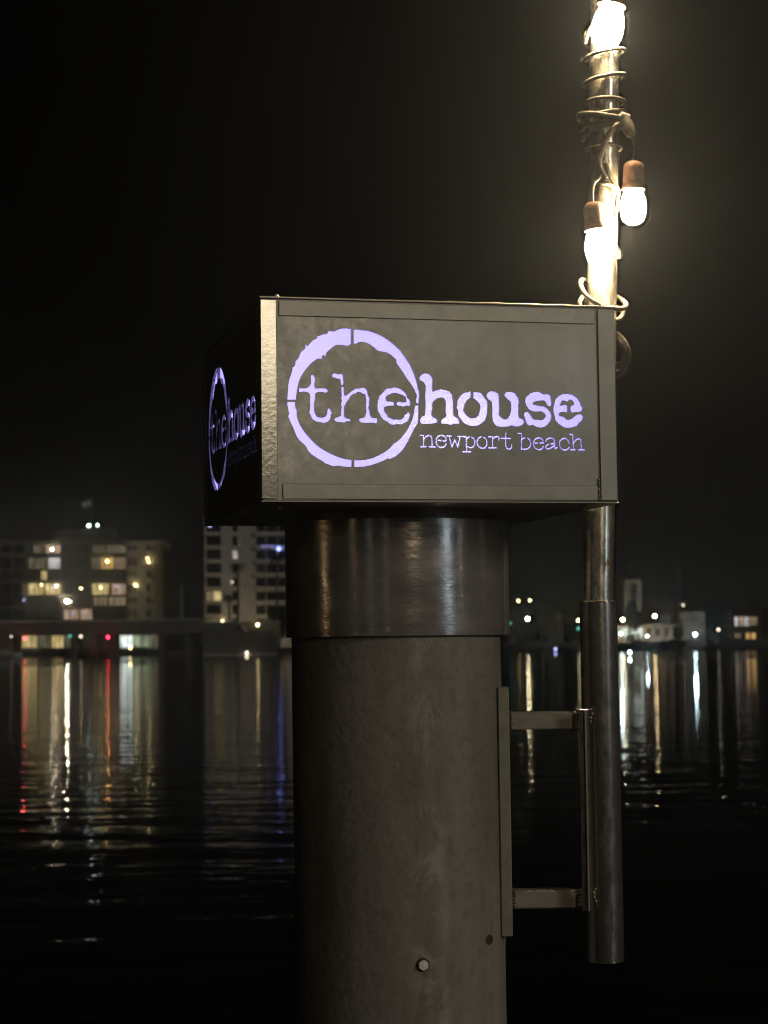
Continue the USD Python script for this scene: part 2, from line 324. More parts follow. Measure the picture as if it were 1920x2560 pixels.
surf('ground', (0.045, 0.043, 0.035), (0.08, 0.075, 0.06), scale=0.3, rough=0.9)
surf('seawall_concrete', (0.12, 0.12, 0.105), (0.17, 0.17, 0.145), scale=0.5, rough=0.85)
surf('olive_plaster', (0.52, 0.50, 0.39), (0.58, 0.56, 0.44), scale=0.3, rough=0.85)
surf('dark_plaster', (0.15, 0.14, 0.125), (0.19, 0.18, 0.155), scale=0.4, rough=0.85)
surf('brown_plaster', (0.075, 0.066, 0.056), (0.095, 0.084, 0.07), scale=0.4, rough=0.85)
surf('tower_concrete', (0.60, 0.58, 0.54), (0.68, 0.66, 0.60), scale=0.35, rough=0.8)
surf('slab_concrete', (0.17, 0.165, 0.15), (0.21, 0.20, 0.18), scale=0.5, rough=0.8)
surf('bridge_concrete', (0.10, 0.10, 0.09), (0.135, 0.13, 0.115), scale=0.4, rough=0.85)
surf('white_stucco', (0.62, 0.60, 0.54), (0.70, 0.67, 0.60), scale=0.6, rough=0.8)
surf('grey_stucco', (0.42, 0.40, 0.36), (0.48, 0.46, 0.42), scale=0.5, rough=0.8)
surf('roof_tiles', (0.05, 0.035, 0.028), (0.085, 0.055, 0.042), scale=1.2, rough=0.85)
surf('dark_metal', (0.05, 0.05, 0.05), (0.09, 0.09, 0.085), scale=2, rough=0.5, metallic=0.5)
surf('pale_metal', (0.35, 0.35, 0.34), (0.45, 0.45, 0.43), scale=2, rough=0.45, metallic=0.4)
surf('dark_glass', (0.012, 0.013, 0.015), (0.03, 0.03, 0.032), scale=0.6, rough=0.12)
surf('curtained_glass', (0.10, 0.095, 0.075), (0.2, 0.19, 0.15), scale=1.4, rough=0.3, stretch=(3, 1, 0.4))
surf('hull_white', (0.4, 0.4, 0.4), (0.52, 0.52, 0.52), scale=0.8, rough=0.35)
surf('hull_dark', (0.03, 0.035, 0.05), (0.05, 0.055, 0.07), scale=0.8, rough=0.35)
surf('boat_canvas', (0.42, 0.47, 0.56), (0.52, 0.57, 0.66), scale=1.0, rough=0.7)
surf('wood_dark', (0.05, 0.035, 0.025), (0.085, 0.06, 0.042), scale=3.0, rough=0.8)
surf('red_timber', (0.09, 0.02, 0.02), (0.14, 0.03, 0.03), scale=1.0, rough=0.8)
surf('bark', (0.06, 0.048, 0.035), (0.11, 0.09, 0.065), scale=3, rough=0.9)
def leaf(name, a, b):
    mat(name, {'g': ('geometry', {}), 'r': ('rgb_ramp', {'ramp': [(0, a), (1, b)]}), 'd': ('diffuse_bsdf', {}), 't': ('translucent_bsdf', {}), 'x': ('mix_closure', {'fac': 0.3})},
        [('g.random_per_island', 'r.fac'), ('r.color', 'd.color'), ('r.color', 't.color'), ('d.BSDF', 'x.closure1'), ('t.BSDF', 'x.closure2')], 'x.closure')
leaf('leaf_dark', (0.025, 0.03, 0.015), (0.06, 0.065, 0.03))
leaf('leaf_green', (0.04, 0.08, 0.02), (0.09, 0.14, 0.04))
leaf('leaf_palm', (0.05, 0.06, 0.02), (0.11, 0.12, 0.04))
surf('flag_cloth', (0.5, 0.48, 0.5), (0.65, 0.62, 0.62), scale=0.6, rough=0.8)

glow('lit_warm', (0.34, 0.25, 0.09), (0.85, 0.66, 0.30), scale=0.55, strength=1.0, stretch=(1.6, 1, 0.5))
glow('lit_amber', (0.35, 0.19, 0.06), (0.70, 0.42, 0.15), scale=0.6, stretch=(1.4, 1, 0.7))
glow('lit_pink', (0.20, 0.13, 0.085), (0.52, 0.37, 0.26), scale=0.6, stretch=(1.6, 1, 0.5))
glow('lit_dim', (0.03, 0.027, 0.018), (0.15, 0.13, 0.08), scale=0.7, stretch=(2.2, 1, 0.4))
glow('lit_room', (0.10, 0.075, 0.045), (0.24, 0.18, 0.11), scale=0.6, stretch=(2.0, 1, 0.5))
glow('lit_white', (0.28, 0.25, 0.23), (0.65, 0.60, 0.60), scale=0.6, stretch=(1.5, 1, 0.6))
glow('lit_green', (0.09, 0.12, 0.07), (0.42, 0.50, 0.32), scale=0.5, stretch=(1.6, 1, 0.6))
glow('lit_shop', (0.60, 0.74, 0.68), (1.4, 1.55, 1.4), scale=0.6, stretch=(1.0, 1, 0.8))
glow('lit_violet', (0.10, 0.09, 0.3), (0.5, 0.5, 1.2), scale=0.9)
def lamp_mat(name, color, strength):
    k = strength * 1.6 / 0.4            # seen through half a kilometre of damp air
    c1, c2 = tuple(x * k for x in color), tuple(x * k * 0.94 for x in color)
    mat(name, {'g': ('geometry', {}), 'n': ('noise_texture', {'scale': 6.0}), 'r': ('rgb_ramp', {'ramp': [(0, c1), (1, c2)]}), 'e': ('emission', {'strength': 0.4})},
        [('g.position', 'n.vector'), ('n.fac', 'r.fac'), ('r.color', 'e.color')], 'e.emission')
mat('flood_warm', {'e': ('emission', {'color': (1.0, 0.74, 0.45), 'strength': 380.0})}, [], 'e.emission')
lamp_mat('lamp_warm', (1.0, 0.72, 0.36), 75.0)
lamp_mat('lamp_soft', (1.0, 0.76, 0.38), 22.0)
lamp_mat('lamp_dim', (1.0, 0.85, 0.65), 4.5)
lamp_mat('lamp_white', (1.0, 0.84, 0.52), 90.0)
lamp_mat('lamp_balcony', (1.0, 0.88, 0.62), 320.0)
lamp_mat('lamp_cool', (0.62, 0.9, 1.0), 80.0)
lamp_mat('lamp_roof', (0.72, 1.0, 0.92), 16.0)
lamp_mat('lamp_teal', (0.15, 0.85, 0.62), 1.6)
lamp_mat('lamp_red', (1.0, 0.02, 0.05), 34.0)
lamp_mat('lamp_blue', (0.22, 0.28, 1.0), 9.0)
lamp_mat('lamp_violet', (0.45, 0.5, 1.0), 4.0)
lamp_mat('lamp_yellow', (1.0, 0.70, 0.2), 30.0)

# ---------------------------------------------------------------- water and far shore (setting)
def grid(x0, x1, y0, y1, z, nx, ny):
    xs, ys = np.linspace(x0, x1, nx + 1), np.linspace(y0, y1, ny + 1)
    V = np.array([(x, y, z) for y in ys for x in xs])
    F = []
    for j in range(ny):
        for i in range(nx):
            a = j * (nx + 1) + i
            F += [(a, a + 1, a + nx + 2), (a, a + nx + 2, a + nx + 1)]
    return trimesh.Trimesh(V, F, process=False)

tag(obj('water', grid(-700, 700, -60, 640, 0.0, 14, 14), 'water'), kind='structure')
LAND = 1.5
shore = Polygon([(-900, 474), (-44, 474), (-44, 446), (900, 446), (900, 6000), (-900, 6000)])
land = trimesh.creation.extrude_polygon(shore, 2.3, engine='earcut'); land.apply_translation([0, 0, LAND - 2.3])
tag(obj('far_shore', land, 'ground'), kind='structure')

# ---------------------------------------------------------------- the pile, its collar, the sign
SIGN_O = np.array([-0.1942, 3.1162, EYE[2] + 0.2227])
YAW, SW, SD, SH = 0.2351, 0.60, 0.639, 0.3313
ca, sa = math.cos(YAW), math.sin(YAW)
def sign_at(u, w, z):
    return SIGN_O + np.array([ca * u - sa * w, sa * u + ca * w, z])
PC = np.array([0.0185, 3.497, 0.0])                      # axis of the pile
EZ = EYE[2]

pile = thing('concrete_pile', 'thick round weathered concrete pile standing in the water under the sign', 'pile', (PC[0], PC[1], -2.0))
R0 = 0.1855
na, nz = 96, 120
A, Zs = np.linspace(0, 2 * math.pi, na, endpoint=False), np.linspace(-2.0, EZ + 0.06, nz)
V = []
for z in Zs:
    p = np.stack([np.cos(A) * 2.2, np.sin(A) * 2.2, np.full(na, z * 2.5)], 1)
    p2 = np.stack([np.cos(A) * 9, np.sin(A) * 9, np.full(na, z * 30)], 1)
    r = R0 + 0.0035 * (meshkit.fbm(p, 3, 5) - 0.5) + 0.0016 * (meshkit.fbm(p2, 3, 9) - 0.5)
    d = z - (EZ - 0.378)                                                                     # an old form joint
    r = r - 0.0028 * np.exp(-(d / 0.012) ** 2) * (0.4 + meshkit.noise(np.stack([np.cos(A) * 3, np.sin(A) * 3, A * 0], 1), 3))
    V.append(np.stack([PC[0] + r * np.cos(A), PC[1] + r * np.sin(A), np.full(na, z)], 1))
V = np.vstack(V); F = []
for i in range(nz - 1):
    for k in range(na):
        k2 = (k + 1) % na
        F += [(i * na + k, i * na + k2, (i + 1) * na + k2), (i * na + k, (i + 1) * na + k2, (i + 1) * na + k)]
obj('shaft', trimesh.Trimesh(V, np.array(F), process=False), 'pile_concrete', pile, smooth=True, world=True)

def on_cyl(px, py, R):
    """Where the sight line of a photo pixel meets the near side of the pile (radius R), and the outward normal there."""
    d = ray(px, py); o = EYE - PC
    a = d[0] ** 2 + d[1] ** 2; b = 2 * (o[0] * d[0] + o[1] * d[1]); c = o[0] ** 2 + o[1] ** 2 - R * R
    t = (-b - math.sqrt(max(b * b - 4 * a * c, 0))) / (2 * a)
    p = EYE + d * t
    n = np.array([p[0] - PC[0], p[1] - PC[1], 0]) / R
    return p, n
p, n = on_cyl(1057, 2412, R0)
hexbolt = trimesh.creation.cylinder(radius=0.0088, height=0.006, sections=6)
washer = lathe([(0, 0), (0.0115, 0), (0.0115, 0.0012), (0.0105, 0.0018), (0, 0.0018)], 24)
dome_b = lathe([(0, 0.0075), (0.004, 0.0072), (0.0078, 0.0055), (0.0082, 0.003), (0, 0.003)], 20)
def to_face(m, p, n):
    m = m.copy(); m.apply_transform(trimesh.geometry.align_vectors([0, 0, 1], n)); m.apply_translation(p); return m
hb = hexbolt.copy(); hb.apply_translation([0, 0, 0.0045])
bolt = obj('bolt', [to_face(hb, p, n), to_face(dome_b, p + n * 0.0004, n)], 'bright_bolt', pile, world=True)
tag(bolt, 'pale hexagonal bolt head low on the front of the pile')
obj('washer', to_face(washer, p - n * 0.0008, n), 'dark_bolt', pile, world=True)
p, n = on_cyl(1227, 2348, R0)
spot = lathe([(0, 0.0012), (0.5, 0.001), (0.85, 0.0006), (1.0, 0.0)], 22)
spot.vertices *= [0.011, 0.0165, 0.7]
tag(obj('rusty_plug', to_face(spot, p - n * 0.0003, n), 'rust_stain', pile, world=True), 'dark rusty plug near the right edge of the pile')

collar = thing('pile_collar', 'dark brushed steel collar wrapped round the top of the concrete pile', 'collar', (PC[0], PC[1], EZ + 0.0075))
RC = 0.1955
prof = [(RC - 0.010, EZ + 0.0075), (RC - 0.0008, EZ + 0.0075), (RC, EZ + 0.0083), (RC, EZ + 0.2065), (RC - 0.0008, EZ + 0.2073), (RC - 0.010, EZ + 0.2073), (RC - 0.010, EZ + 0.0075)]
band = trimesh.creation.revolve(np.array(prof), sections=128)
v = band.vertices; ang = np.arctan2(v[:, 1], v[:, 0])
wob = 0.0011 * (meshkit.fbm(np.stack([np.cos(ang) * 3.2, np.sin(ang) * 3.2, v[:, 2] * 1.2], 1), 3, 21) - 0.5)
v[:, 0] += np.cos(ang) * wob + PC[0]; v[:, 1] += np.sin(ang) * wob + PC[1]
obj('band', trimesh.Trimesh(v, band.faces, process=False), 'brushed_collar', collar, smooth=35, world=True)
th = math.radians(-3.0)
fl = bevel_box(RC - 0.003, RC + 0.0065, -0.0022, 0.0022, EZ + 0.0078, EZ + 0.207, 0.0008)
fl.apply_transform(trimesh.transformations.rotation_matrix(th, [0, 0, 1])); fl.apply_translation([PC[0], PC[1], 0])
fl2 = bevel_box(RC - 0.003, RC + 0.0065, 0.0035, 0.0075, EZ + 0.0078, EZ + 0.207, 0.0008)
fl2.apply_transform(trimesh.transformations.rotation_matrix(th, [0, 0, 1])); fl2.apply_translation([PC[0], PC[1], 0])
obj('seam_flange', fl, 'lid_steel', collar, world=True); obj('seam_flange', fl2, 'rail_steel', collar, world=True)
obj('neck', trimesh.creation.cylinder(radius=RC - 0.02, segment=[[PC[0], PC[1], EZ + 0.05], [PC[0], PC[1], EZ + 0.2225]], sections=48), 'dark_bolt', collar, world=True)

# the letters cut through the sign, in millimetres on its face
LOGO_OUTLINES = '''
43.7,165.3 44.6,177.0 45.5,188.7 47.6,198.9 50.4,206.7 52.6,213.8 52.6,216.9 56.0,219.7 57.7,224.1 57.7,227.6 61.3,230.8 63.7,235.1 65.7,240.6 67.7,243.4 71.7,246.3 74.5,249.5 74.1,253.4 73.4,256.1 74.9,255.7 76.5,253.0 78.9,253.5 82.9,258.3 86.9,262.7 90.9,264.3 94.5,266.8 92.9,269.5 98.1,270.0 102.1,272.1 105.3,272.9 110.0,273.4 112.9,278.2 115.3,278.7 118.8,277.6 123.6,278.5 129.3,281.0 134.9,283.1 142.1,283.3 149.9,282.7 149.8,258.3 144.9,255.4 141.7,254.9 135.4,256.0 127.4,256.2 122.6,254.9 117.8,251.6 112.1,246.4 108.5,242.4 108.1,239.6 108.9,236.9 105.7,238.0 102.5,238.7 100.9,235.2 102.5,232.4 98.5,232.8 94.5,233.1 91.3,231.8 87.3,228.2 83.4,225.4 78.5,219.8 74.5,215.4 69.7,208.7 65.7,201.6 62.9,194.5 61.2,187.4 59.6,178.8 58.7,172.6 57.9,165.6
154.1,281.6 160.5,281.8 168.5,281.2 176.5,280.6 184.5,278.8 194.1,275.5 204.6,270.6 215.0,263.7 224.6,256.0 232.6,248.3 240.5,237.4 247.7,226.5 253.2,214.7 257.1,203.7 259.8,194.2 260.9,186.3 262.9,182.4 262.8,175.3 262.1,168.2 261.8,162.9 257.7,162.9 256.6,167.6 257.9,172.4 258.7,174.4 257.1,179.1 254.4,185.4 249.6,193.3 242.5,202.6 236.1,212.8 230.6,220.6 225.0,228.4 224.6,231.5 225.1,233.5 222.7,235.4 216.3,241.2 210.7,244.7 205.1,246.1 199.4,246.8 194.6,247.8 190.6,250.5 185.8,254.8 179.5,258.9 173.9,261.2 168.3,261.8 162.6,261.3 158.6,259.2 156.2,258.4 153.8,258.7
255.3,159.3 261.3,159.4 261.2,147.1 259.7,130.5 252.7,120.1 248.5,111.4 242.7,100.3 236.1,90.0 228.7,81.3 220.6,75.3 212.5,71.7 208.5,72.4 201.2,68.8 191.5,64.8 180.2,61.2 169.0,58.8 157.8,57.9 152.6,57.8 152.4,68.8 162.8,68.9 172.4,69.7 183.6,72.6 194.1,77.0 204.6,83.0 211.9,88.6 218.4,96.1 224.1,99.3 229.8,104.1 236.4,112.1 242.2,120.0 247.1,129.5 251.3,139.1 253.5,148.6 254.4,154.9
43.7,161.7 56.7,162.0 56.6,156.5 57.4,151.8 59.3,148.8 59.2,140.2 61.1,132.4 64.2,125.5 68.8,117.7 75.1,109.3 82.1,101.6 89.9,93.9 98.5,87.3 108.0,82.0 117.5,77.4 127.7,73.2 138.8,70.2 148.4,69.1 148.3,57.8 141.1,57.9 131.6,58.8 124.4,59.9 118.8,58.7 114.1,59.8 104.6,63.7 100.7,66.7 92.1,71.3 82.6,77.5 77.2,82.8 73.7,89.8 70.2,93.6 63.9,99.0 58.5,106.0 55.4,113.7 52.3,121.4 48.5,129.1 45.3,137.6 45.4,140.4 46.6,142.3 45.1,149.3 44.0,155.5
62.8,181.2 64.0,184.4 67.1,184.4 71.1,184.1 76.6,185.0 80.6,187.8 83.0,192.5 82.9,197.2 82.3,201.9 83.1,205.0 85.1,206.6 87.5,205.5 89.4,201.6 90.2,197.4 88.6,193.4 88.5,188.7 90.1,184.8 93.2,184.1 98.0,185.0 102.7,184.7 107.5,184.8 110.7,181.7 109.4,178.5 105.8,177.7 101.9,178.8 94.8,178.7 90.8,177.8 89.6,174.7 89.5,170.0 89.1,167.2 87.8,160.9 87.8,154.7 87.7,150.0 88.9,144.5 91.2,139.9 94.3,137.6 98.3,137.2 102.2,137.1 106.2,138.9 108.7,143.3 109.1,148.7 110.7,152.3 113.1,152.3 115.5,148.1 116.6,145.3 115.0,141.8 114.5,136.3 111.7,132.4 106.9,129.6 102.2,128.7 98.2,129.8 93.5,130.2 89.5,131.3 84.0,135.1 81.7,140.5 79.4,144.8 80.6,149.9 81.1,156.1 80.8,163.9 81.1,171.7 80.8,173.0 79.3,176.8 75.0,178.7 69.4,179.0 65.5,178.2 63.1,178.1
117.7,205.7 119.3,208.9 122.1,209.7 128.4,207.9 133.2,209.2 135.6,206.8 136.3,200.6 136.7,194.3 135.4,190.4 133.4,190.3 131.9,192.7 131.5,198.1 130.0,200.9 126.0,200.8 122.0,202.7 118.4,203.0
132.6,186.4 134.6,188.0 137.0,187.3 136.9,180.2 138.0,173.9 140.4,173.2 144.8,176.4 150.5,181.2 156.1,184.9 156.1,185.6 161.7,185.3 168.2,187.4 173.0,185.9 175.7,182.5 176.8,176.2 178.8,171.5 179.5,167.6 178.3,164.7 179.1,160.8 177.4,154.5 179.3,149.8 180.0,142.8 182.8,138.1 187.6,137.4 191.6,137.8 192.4,134.3 190.7,129.2 187.5,129.5 183.5,130.2 177.1,129.8 169.9,129.7 163.5,130.7 161.1,133.1 162.0,136.2 166.0,137.4 170.0,137.9 172.4,142.6 173.7,148.9 173.0,155.2 173.1,161.5 173.9,166.2 172.4,171.7 173.2,171.4 172.0,176.1 168.0,177.2 164.9,179.5 159.3,179.8 156.8,177.8 151.2,176.1 146.4,171.7 146.4,169.7 141.5,164.1 139.0,158.6 137.0,155.4 136.9,146.8 136.8,139.8 140.4,136.7 146.0,136.0 147.9,134.0 146.7,132.1 141.1,132.0 136.3,130.0 129.2,130.3 122.8,131.3 120.5,134.1 122.1,136.8 126.9,138.4 131.7,140.5 131.7,146.0 133.0,155.4 131.9,160.0 133.5,165.6 132.0,168.7 133.2,171.5 132.9,178.6
194.4,167.8 195.3,173.3 199.3,176.6 202.6,180.6 206.7,184.6 209.9,186.6 214.8,186.3 220.4,188.4 226.9,187.7 232.5,185.4 238.1,181.2 240.9,177.3 242.1,172.6 245.7,169.5 247.2,166.6 247.6,162.7 246.3,157.9 241.9,159.1 235.4,157.4 229.7,158.1 224.9,159.2 224.1,162.3 227.4,165.5 230.6,164.8 235.5,164.1 240.3,164.6 240.8,167.3 239.6,172.8 239.2,173.3 234.8,176.0 228.4,177.9 221.1,179.7 215.5,178.4 209.8,176.0 206.5,172.8 206.5,168.8 207.3,166.8 209.7,164.8 213.7,165.3 218.5,164.6 220.5,162.3 219.7,158.3 215.2,158.6 209.6,157.8 203.9,156.5 203.5,152.5 204.6,147.8 208.6,143.2 210.1,139.3 214.1,138.1 218.9,135.5 224.6,135.9 231.1,135.6 236.0,139.2 237.6,143.6 240.9,145.2 243.4,148.4 245.8,147.3 246.9,143.7 244.8,138.2 243.2,133.8 237.5,131.0 231.8,128.1 222.9,128.4 217.2,127.2 213.2,128.3 208.4,132.2 202.0,135.2 198.1,139.9 194.9,146.1 192.6,150.0 192.3,157.9 192.8,165.7 194.0,168.1
262.9,204.2 264.7,207.8 268.8,211.3 274.2,212.5 279.6,211.5 284.0,207.7 285.7,202.9 285.2,195.1 284.6,187.2 286.3,182.0 291.7,184.7 298.9,186.6 307.0,185.9 314.2,182.9 318.2,178.2 319.4,171.2 320.1,160.7 320.0,152.0 319.9,144.2 324.3,141.2 328.4,138.2 330.1,133.8 329.6,130.3 320.6,130.2 313.3,128.4 308.0,130.0 299.9,129.9 298.2,132.9 300.0,136.9 306.3,140.9 308.2,142.7 306.5,150.1 307.1,158.8 306.8,168.4 304.1,172.3 298.8,173.5 292.4,171.6 286.1,166.7 284.2,161.9 284.9,155.8 283.2,149.7 283.1,143.6 286.6,140.2 291.9,137.2 293.2,134.2 291.0,131.5 282.9,130.1 273.9,129.1 265.9,129.5 262.8,132.5 263.8,137.2 266.9,141.2 271.4,143.0 272.4,151.3 273.1,164.4 272.3,174.8 273.4,184.4 273.5,192.2 270.4,197.8 266.9,199.5 263.3,201.6
350.3,184.0 350.1,174.4 344.7,170.8 340.0,164.6 338.1,157.5 337.1,152.3 339.8,147.9 343.3,143.6 347.8,140.2 353.2,139.8 358.6,140.8 362.8,144.8 364.2,150.1 365.7,155.3 365.8,161.5 362.7,165.8 358.2,170.1 354.2,173.1 354.3,182.8 360.2,183.3 366.6,182.5 370.1,179.1 374.6,173.0 377.7,168.7 378.5,161.7 378.3,152.9 376.4,144.1 373.1,136.2 368.5,132.6 363.0,128.6 353.9,126.7 345.8,127.9 337.7,131.3 332.4,137.4 328.4,143.4 327.7,152.1 325.0,157.3 326.9,160.9 327.0,167.8 330.3,174.0 335.8,179.4 341.2,182.1 346.7,183.1 349.4,184.4
376.5,176.6 377.9,181.0 383.0,185.0 390.2,184.7 396.6,182.2 398.3,176.1 398.6,166.4 398.9,157.6 397.8,146.2 400.4,142.7 405.4,139.2 408.4,138.4 411.3,138.9 416.1,144.9 418.7,154.1 418.8,162.4 417.5,168.8 413.7,171.5 407.2,177.9 408.7,182.5 414.0,184.4 421.6,184.5 426.3,182.3 431.0,175.5 432.8,170.0 431.8,163.5 432.1,156.2 431.5,147.9 433.3,141.5 439.9,138.8 441.6,135.2 438.8,130.5 432.1,127.7 424.4,127.1 418.7,129.3 413.0,127.0 404.4,126.4 398.7,126.8 393.8,127.3 389.3,131.1 386.7,136.4 385.9,146.0 386.5,154.8 385.8,166.2 384.5,168.8 380.0,170.9
443.5,137.0 440.5,146.6 442.0,150.4 445.9,152.3 449.2,150.9 453.5,145.0 458.1,139.1 464.9,138.7 472.5,138.4 477.4,142.1 478.5,145.8 475.7,150.4 469.9,153.1 462.2,152.5 455.5,152.9 449.3,156.0 444.7,162.8 442.9,171.1 445.4,176.7 452.2,182.3 461.9,185.7 469.6,184.9 476.2,181.3 484.0,181.9 487.8,179.2 488.6,172.8 489.4,165.4 486.5,161.6 483.6,161.6 481.2,163.9 477.9,169.8 474.1,171.6 466.4,170.6 459.7,169.5 456.7,167.2 457.6,164.4 464.3,162.7 470.1,161.8 476.8,161.0 482.5,157.4 487.2,152.0 489.1,146.0 487.0,137.6 482.1,132.0 478.1,128.3 469.4,125.9 461.8,127.1 455.1,130.3 449.3,128.8 445.5,131.5
521.2,158.5 522.7,162.7 527.6,164.2 528.6,167.4 525.3,172.0 520.5,173.8 518.0,170.5 514.7,170.4 509.8,172.2 506.9,171.2 505.4,166.6 503.4,164.2 506.8,162.9 511.6,164.8 516.5,164.0 516.8,157.5 516.4,151.5 509.5,152.8 503.7,152.2 501.2,148.9 503.5,145.7 510.3,144.4 516.0,139.9 519.9,139.5 524.8,141.9 531.7,147.5 537.5,149.0 541.4,149.1 544.2,144.9 542.2,139.3 536.2,134.6 533.2,130.0 526.4,128.0 521.5,126.6 514.8,126.0 509.9,126.9 506.1,129.1 500.4,132.7 494.7,138.7 493.9,145.1 491.6,153.4 492.4,161.7 495.4,172.9 501.3,178.5 509.1,182.4 518.8,183.0 527.5,181.3 535.1,175.4 538.9,169.9 540.7,164.4 543.5,158.8 541.5,154.6 535.6,153.0 528.8,152.6 523.0,151.6'''
LOGO_STROKES = '''
263.3,110.6 268.9,110.6
268.9,110.6 268.6,92.5
263.5,92.0 273.3,92.4
269.2,103.4 272.6,108.4 277.3,110.7 281.0,109.9 282.8,106.3 283.6,92.6
277.9,92.1 288.7,91.8
293.5,102.8 298.9,102.4
301.7,101.9 307.1,102.0 306.7,106.6 303.5,110.2 297.9,111.0 293.2,109.1 290.3,104.5 290.2,98.2 292.5,93.7 296.6,91.0 302.3,91.5 306.1,94.7 307.0,97.5
308.2,110.2 315.7,110.3
311.9,110.3 316.8,92.1 321.7,104.5 326.7,91.8 330.7,109.6
327.0,109.5 333.6,109.6
335.3,109.5 341.1,109.2
341.1,109.7 341.2,85.1
334.6,84.6 348.7,84.7
341.5,105.1 344.9,108.4 347.0,109.3
350.3,108.4 354.3,106.2 356.1,101.7 355.1,96.2 352.2,92.0 347.4,91.1 342.7,93.3
366.8,109.6 362.8,107.7 359.9,102.6 359.8,97.1 362.6,92.6 367.3,90.4 372.0,90.9 375.9,95.5 376.4,101.0 374.6,106.0 370.6,109.0
379.4,109.7 386.5,109.8
386.1,109.8 385.8,91.5
378.6,91.4 392.9,91.6
386.0,105.7 389.4,108.9 394.1,110.4 397.5,109.0 396.9,104.4
409.0,116.0 408.4,94.9 410.4,90.4 415.2,89.5 418.6,92.3 418.6,96.9
400.7,107.2 417.4,107.4
430.0,115.8 436.2,115.9
436.2,115.9 435.2,88.8
436.0,105.3 439.4,108.1 442.1,108.2
446.3,108.4 450.3,105.1 452.1,99.1 450.1,93.6 445.8,90.3 440.0,89.3 435.2,90.6
459.4,100.1 464.0,100.2
467.7,100.4 474.3,100.7 472.9,105.3 469.1,108.5 464.3,108.9 459.5,106.5 456.5,101.0 456.9,95.5 460.1,90.9 465.9,89.1 470.7,90.1 473.7,94.7
478.1,103.1 479.7,106.8 484.5,108.7 489.3,108.7 492.6,105.6 493.0,97.7 493.8,91.3 498.2,93.6
492.5,100.0 486.4,99.0
483.2,98.5 479.5,97.1 477.0,93.9 479.4,90.7 484.2,91.2 489.0,94.0 492.5,95.9
518.6,99.9 516.8,105.4 512.5,108.6 506.7,108.0 502.2,103.4 501.6,96.9 504.0,91.8 509.2,89.1 515.0,90.1 519.0,94.3
519.9,115.1 525.2,115.2
525.2,115.2 525.7,90.2
520.3,89.7 529.1,89.8
526.4,100.9 530.3,106.0 535.7,108.4 539.1,106.6 539.7,90.4
534.9,89.9 545.5,89.8
'''

def pts_of(line):
    return [tuple(map(float, q.split(','))) for q in line.split()]
def rough_edge(poly, amp, step, seed):
    """Worn lettering: the outline resampled and pushed in and out a little."""
    def ring(r):
        L = r.length; n = max(12, int(L / step))
        q = np.array([r.interpolate(i / n * L).coords[0] for i in range(n)])
        k = meshkit.noise(np.c_[q * 0.55, np.full(n, seed * 7.7)], seed) - 0.5
        k2 = meshkit.noise(np.c_[q * 0.55, np.full(n, seed * 3.3 + 50)], seed + 1) - 0.5
        return q + amp * 2 * np.c_[k, k2]
    out = []
    for g in getattr(poly, 'geoms', [poly]):
        out.append(Polygon(ring(g.exterior), [ring(h) for h in g.interiors]).buffer(0))
    return unary_union(out)
cuts = []
for i, line in enumerate(l for l in LOGO_OUTLINES.split('\n') if l.strip()):
    g = Polygon(pts_of(line)).buffer(0)
    g = g.buffer(-0.5).buffer(0.9).buffer(-0.4)
    cuts.append(rough_edge(g, 0.18, 0.9, i + 1).simplify(0.06))
small = unary_union([LineString(pts_of(l)).buffer(1.22, quad_segs=4) for l in LOGO_STROKES.split('\n') if l.strip()])
cuts.append(rough_edge(small, 0.30, 0.7, 33).simplify(0.08))
LOGO = affinity.scale(unary_union(cuts), 0.001, 0.001, origin=(0, 0))

sign = thing('illuminated_sign', 'square dark steel box sign with glowing violet cut out lettering on top of the pile', 'sign', SIGN_O, YAW)
g_ = 0.0052
def angle_post(x, y, sx, sy, wf, ws):
    """An L-shaped corner post standing at a corner of the box; sx, sy point inwards."""
    t = 0.003
    a = bevel_box(*sorted((x, x + sx * wf)), *sorted((y, y + sy * t)), g_, SH - g_, 0.0009)
    b = bevel_box(*sorted((x, x + sx * t)), *sorted((y + sy * t * 0.5, y + sy * ws)), g_, SH - g_, 0.0009)
    return [a, b]
obj('top_plate', bevel_box(-0.0015, SW + 0.0015, -0.0015, SD + 0.0015, SH - 0.0032, SH, 0.0007), 'lid_steel', sign)
obj('bottom_plate', bevel_box(-0.0012, SW + 0.002, -0.0015, SD + 0.0015, 0.0, 0.003, 0.0007), 'lid_steel', sign)
obj('corner_post', angle_post(0, 0, 1, 1, 0.0262, 0.0262), 'painted_post', sign)
obj('corner_post', angle_post(SW, 0, -1, 1, 0.0295, 0.0262), 'rail_steel', sign)
obj('corner_post', angle_post(0, SD, 1, -1, 0.0262, 0.0262), 'rail_steel', sign)
obj('corner_post', angle_post(SW, SD, -1, -1, 0.0262, 0.0262), 'rail_steel', sign)
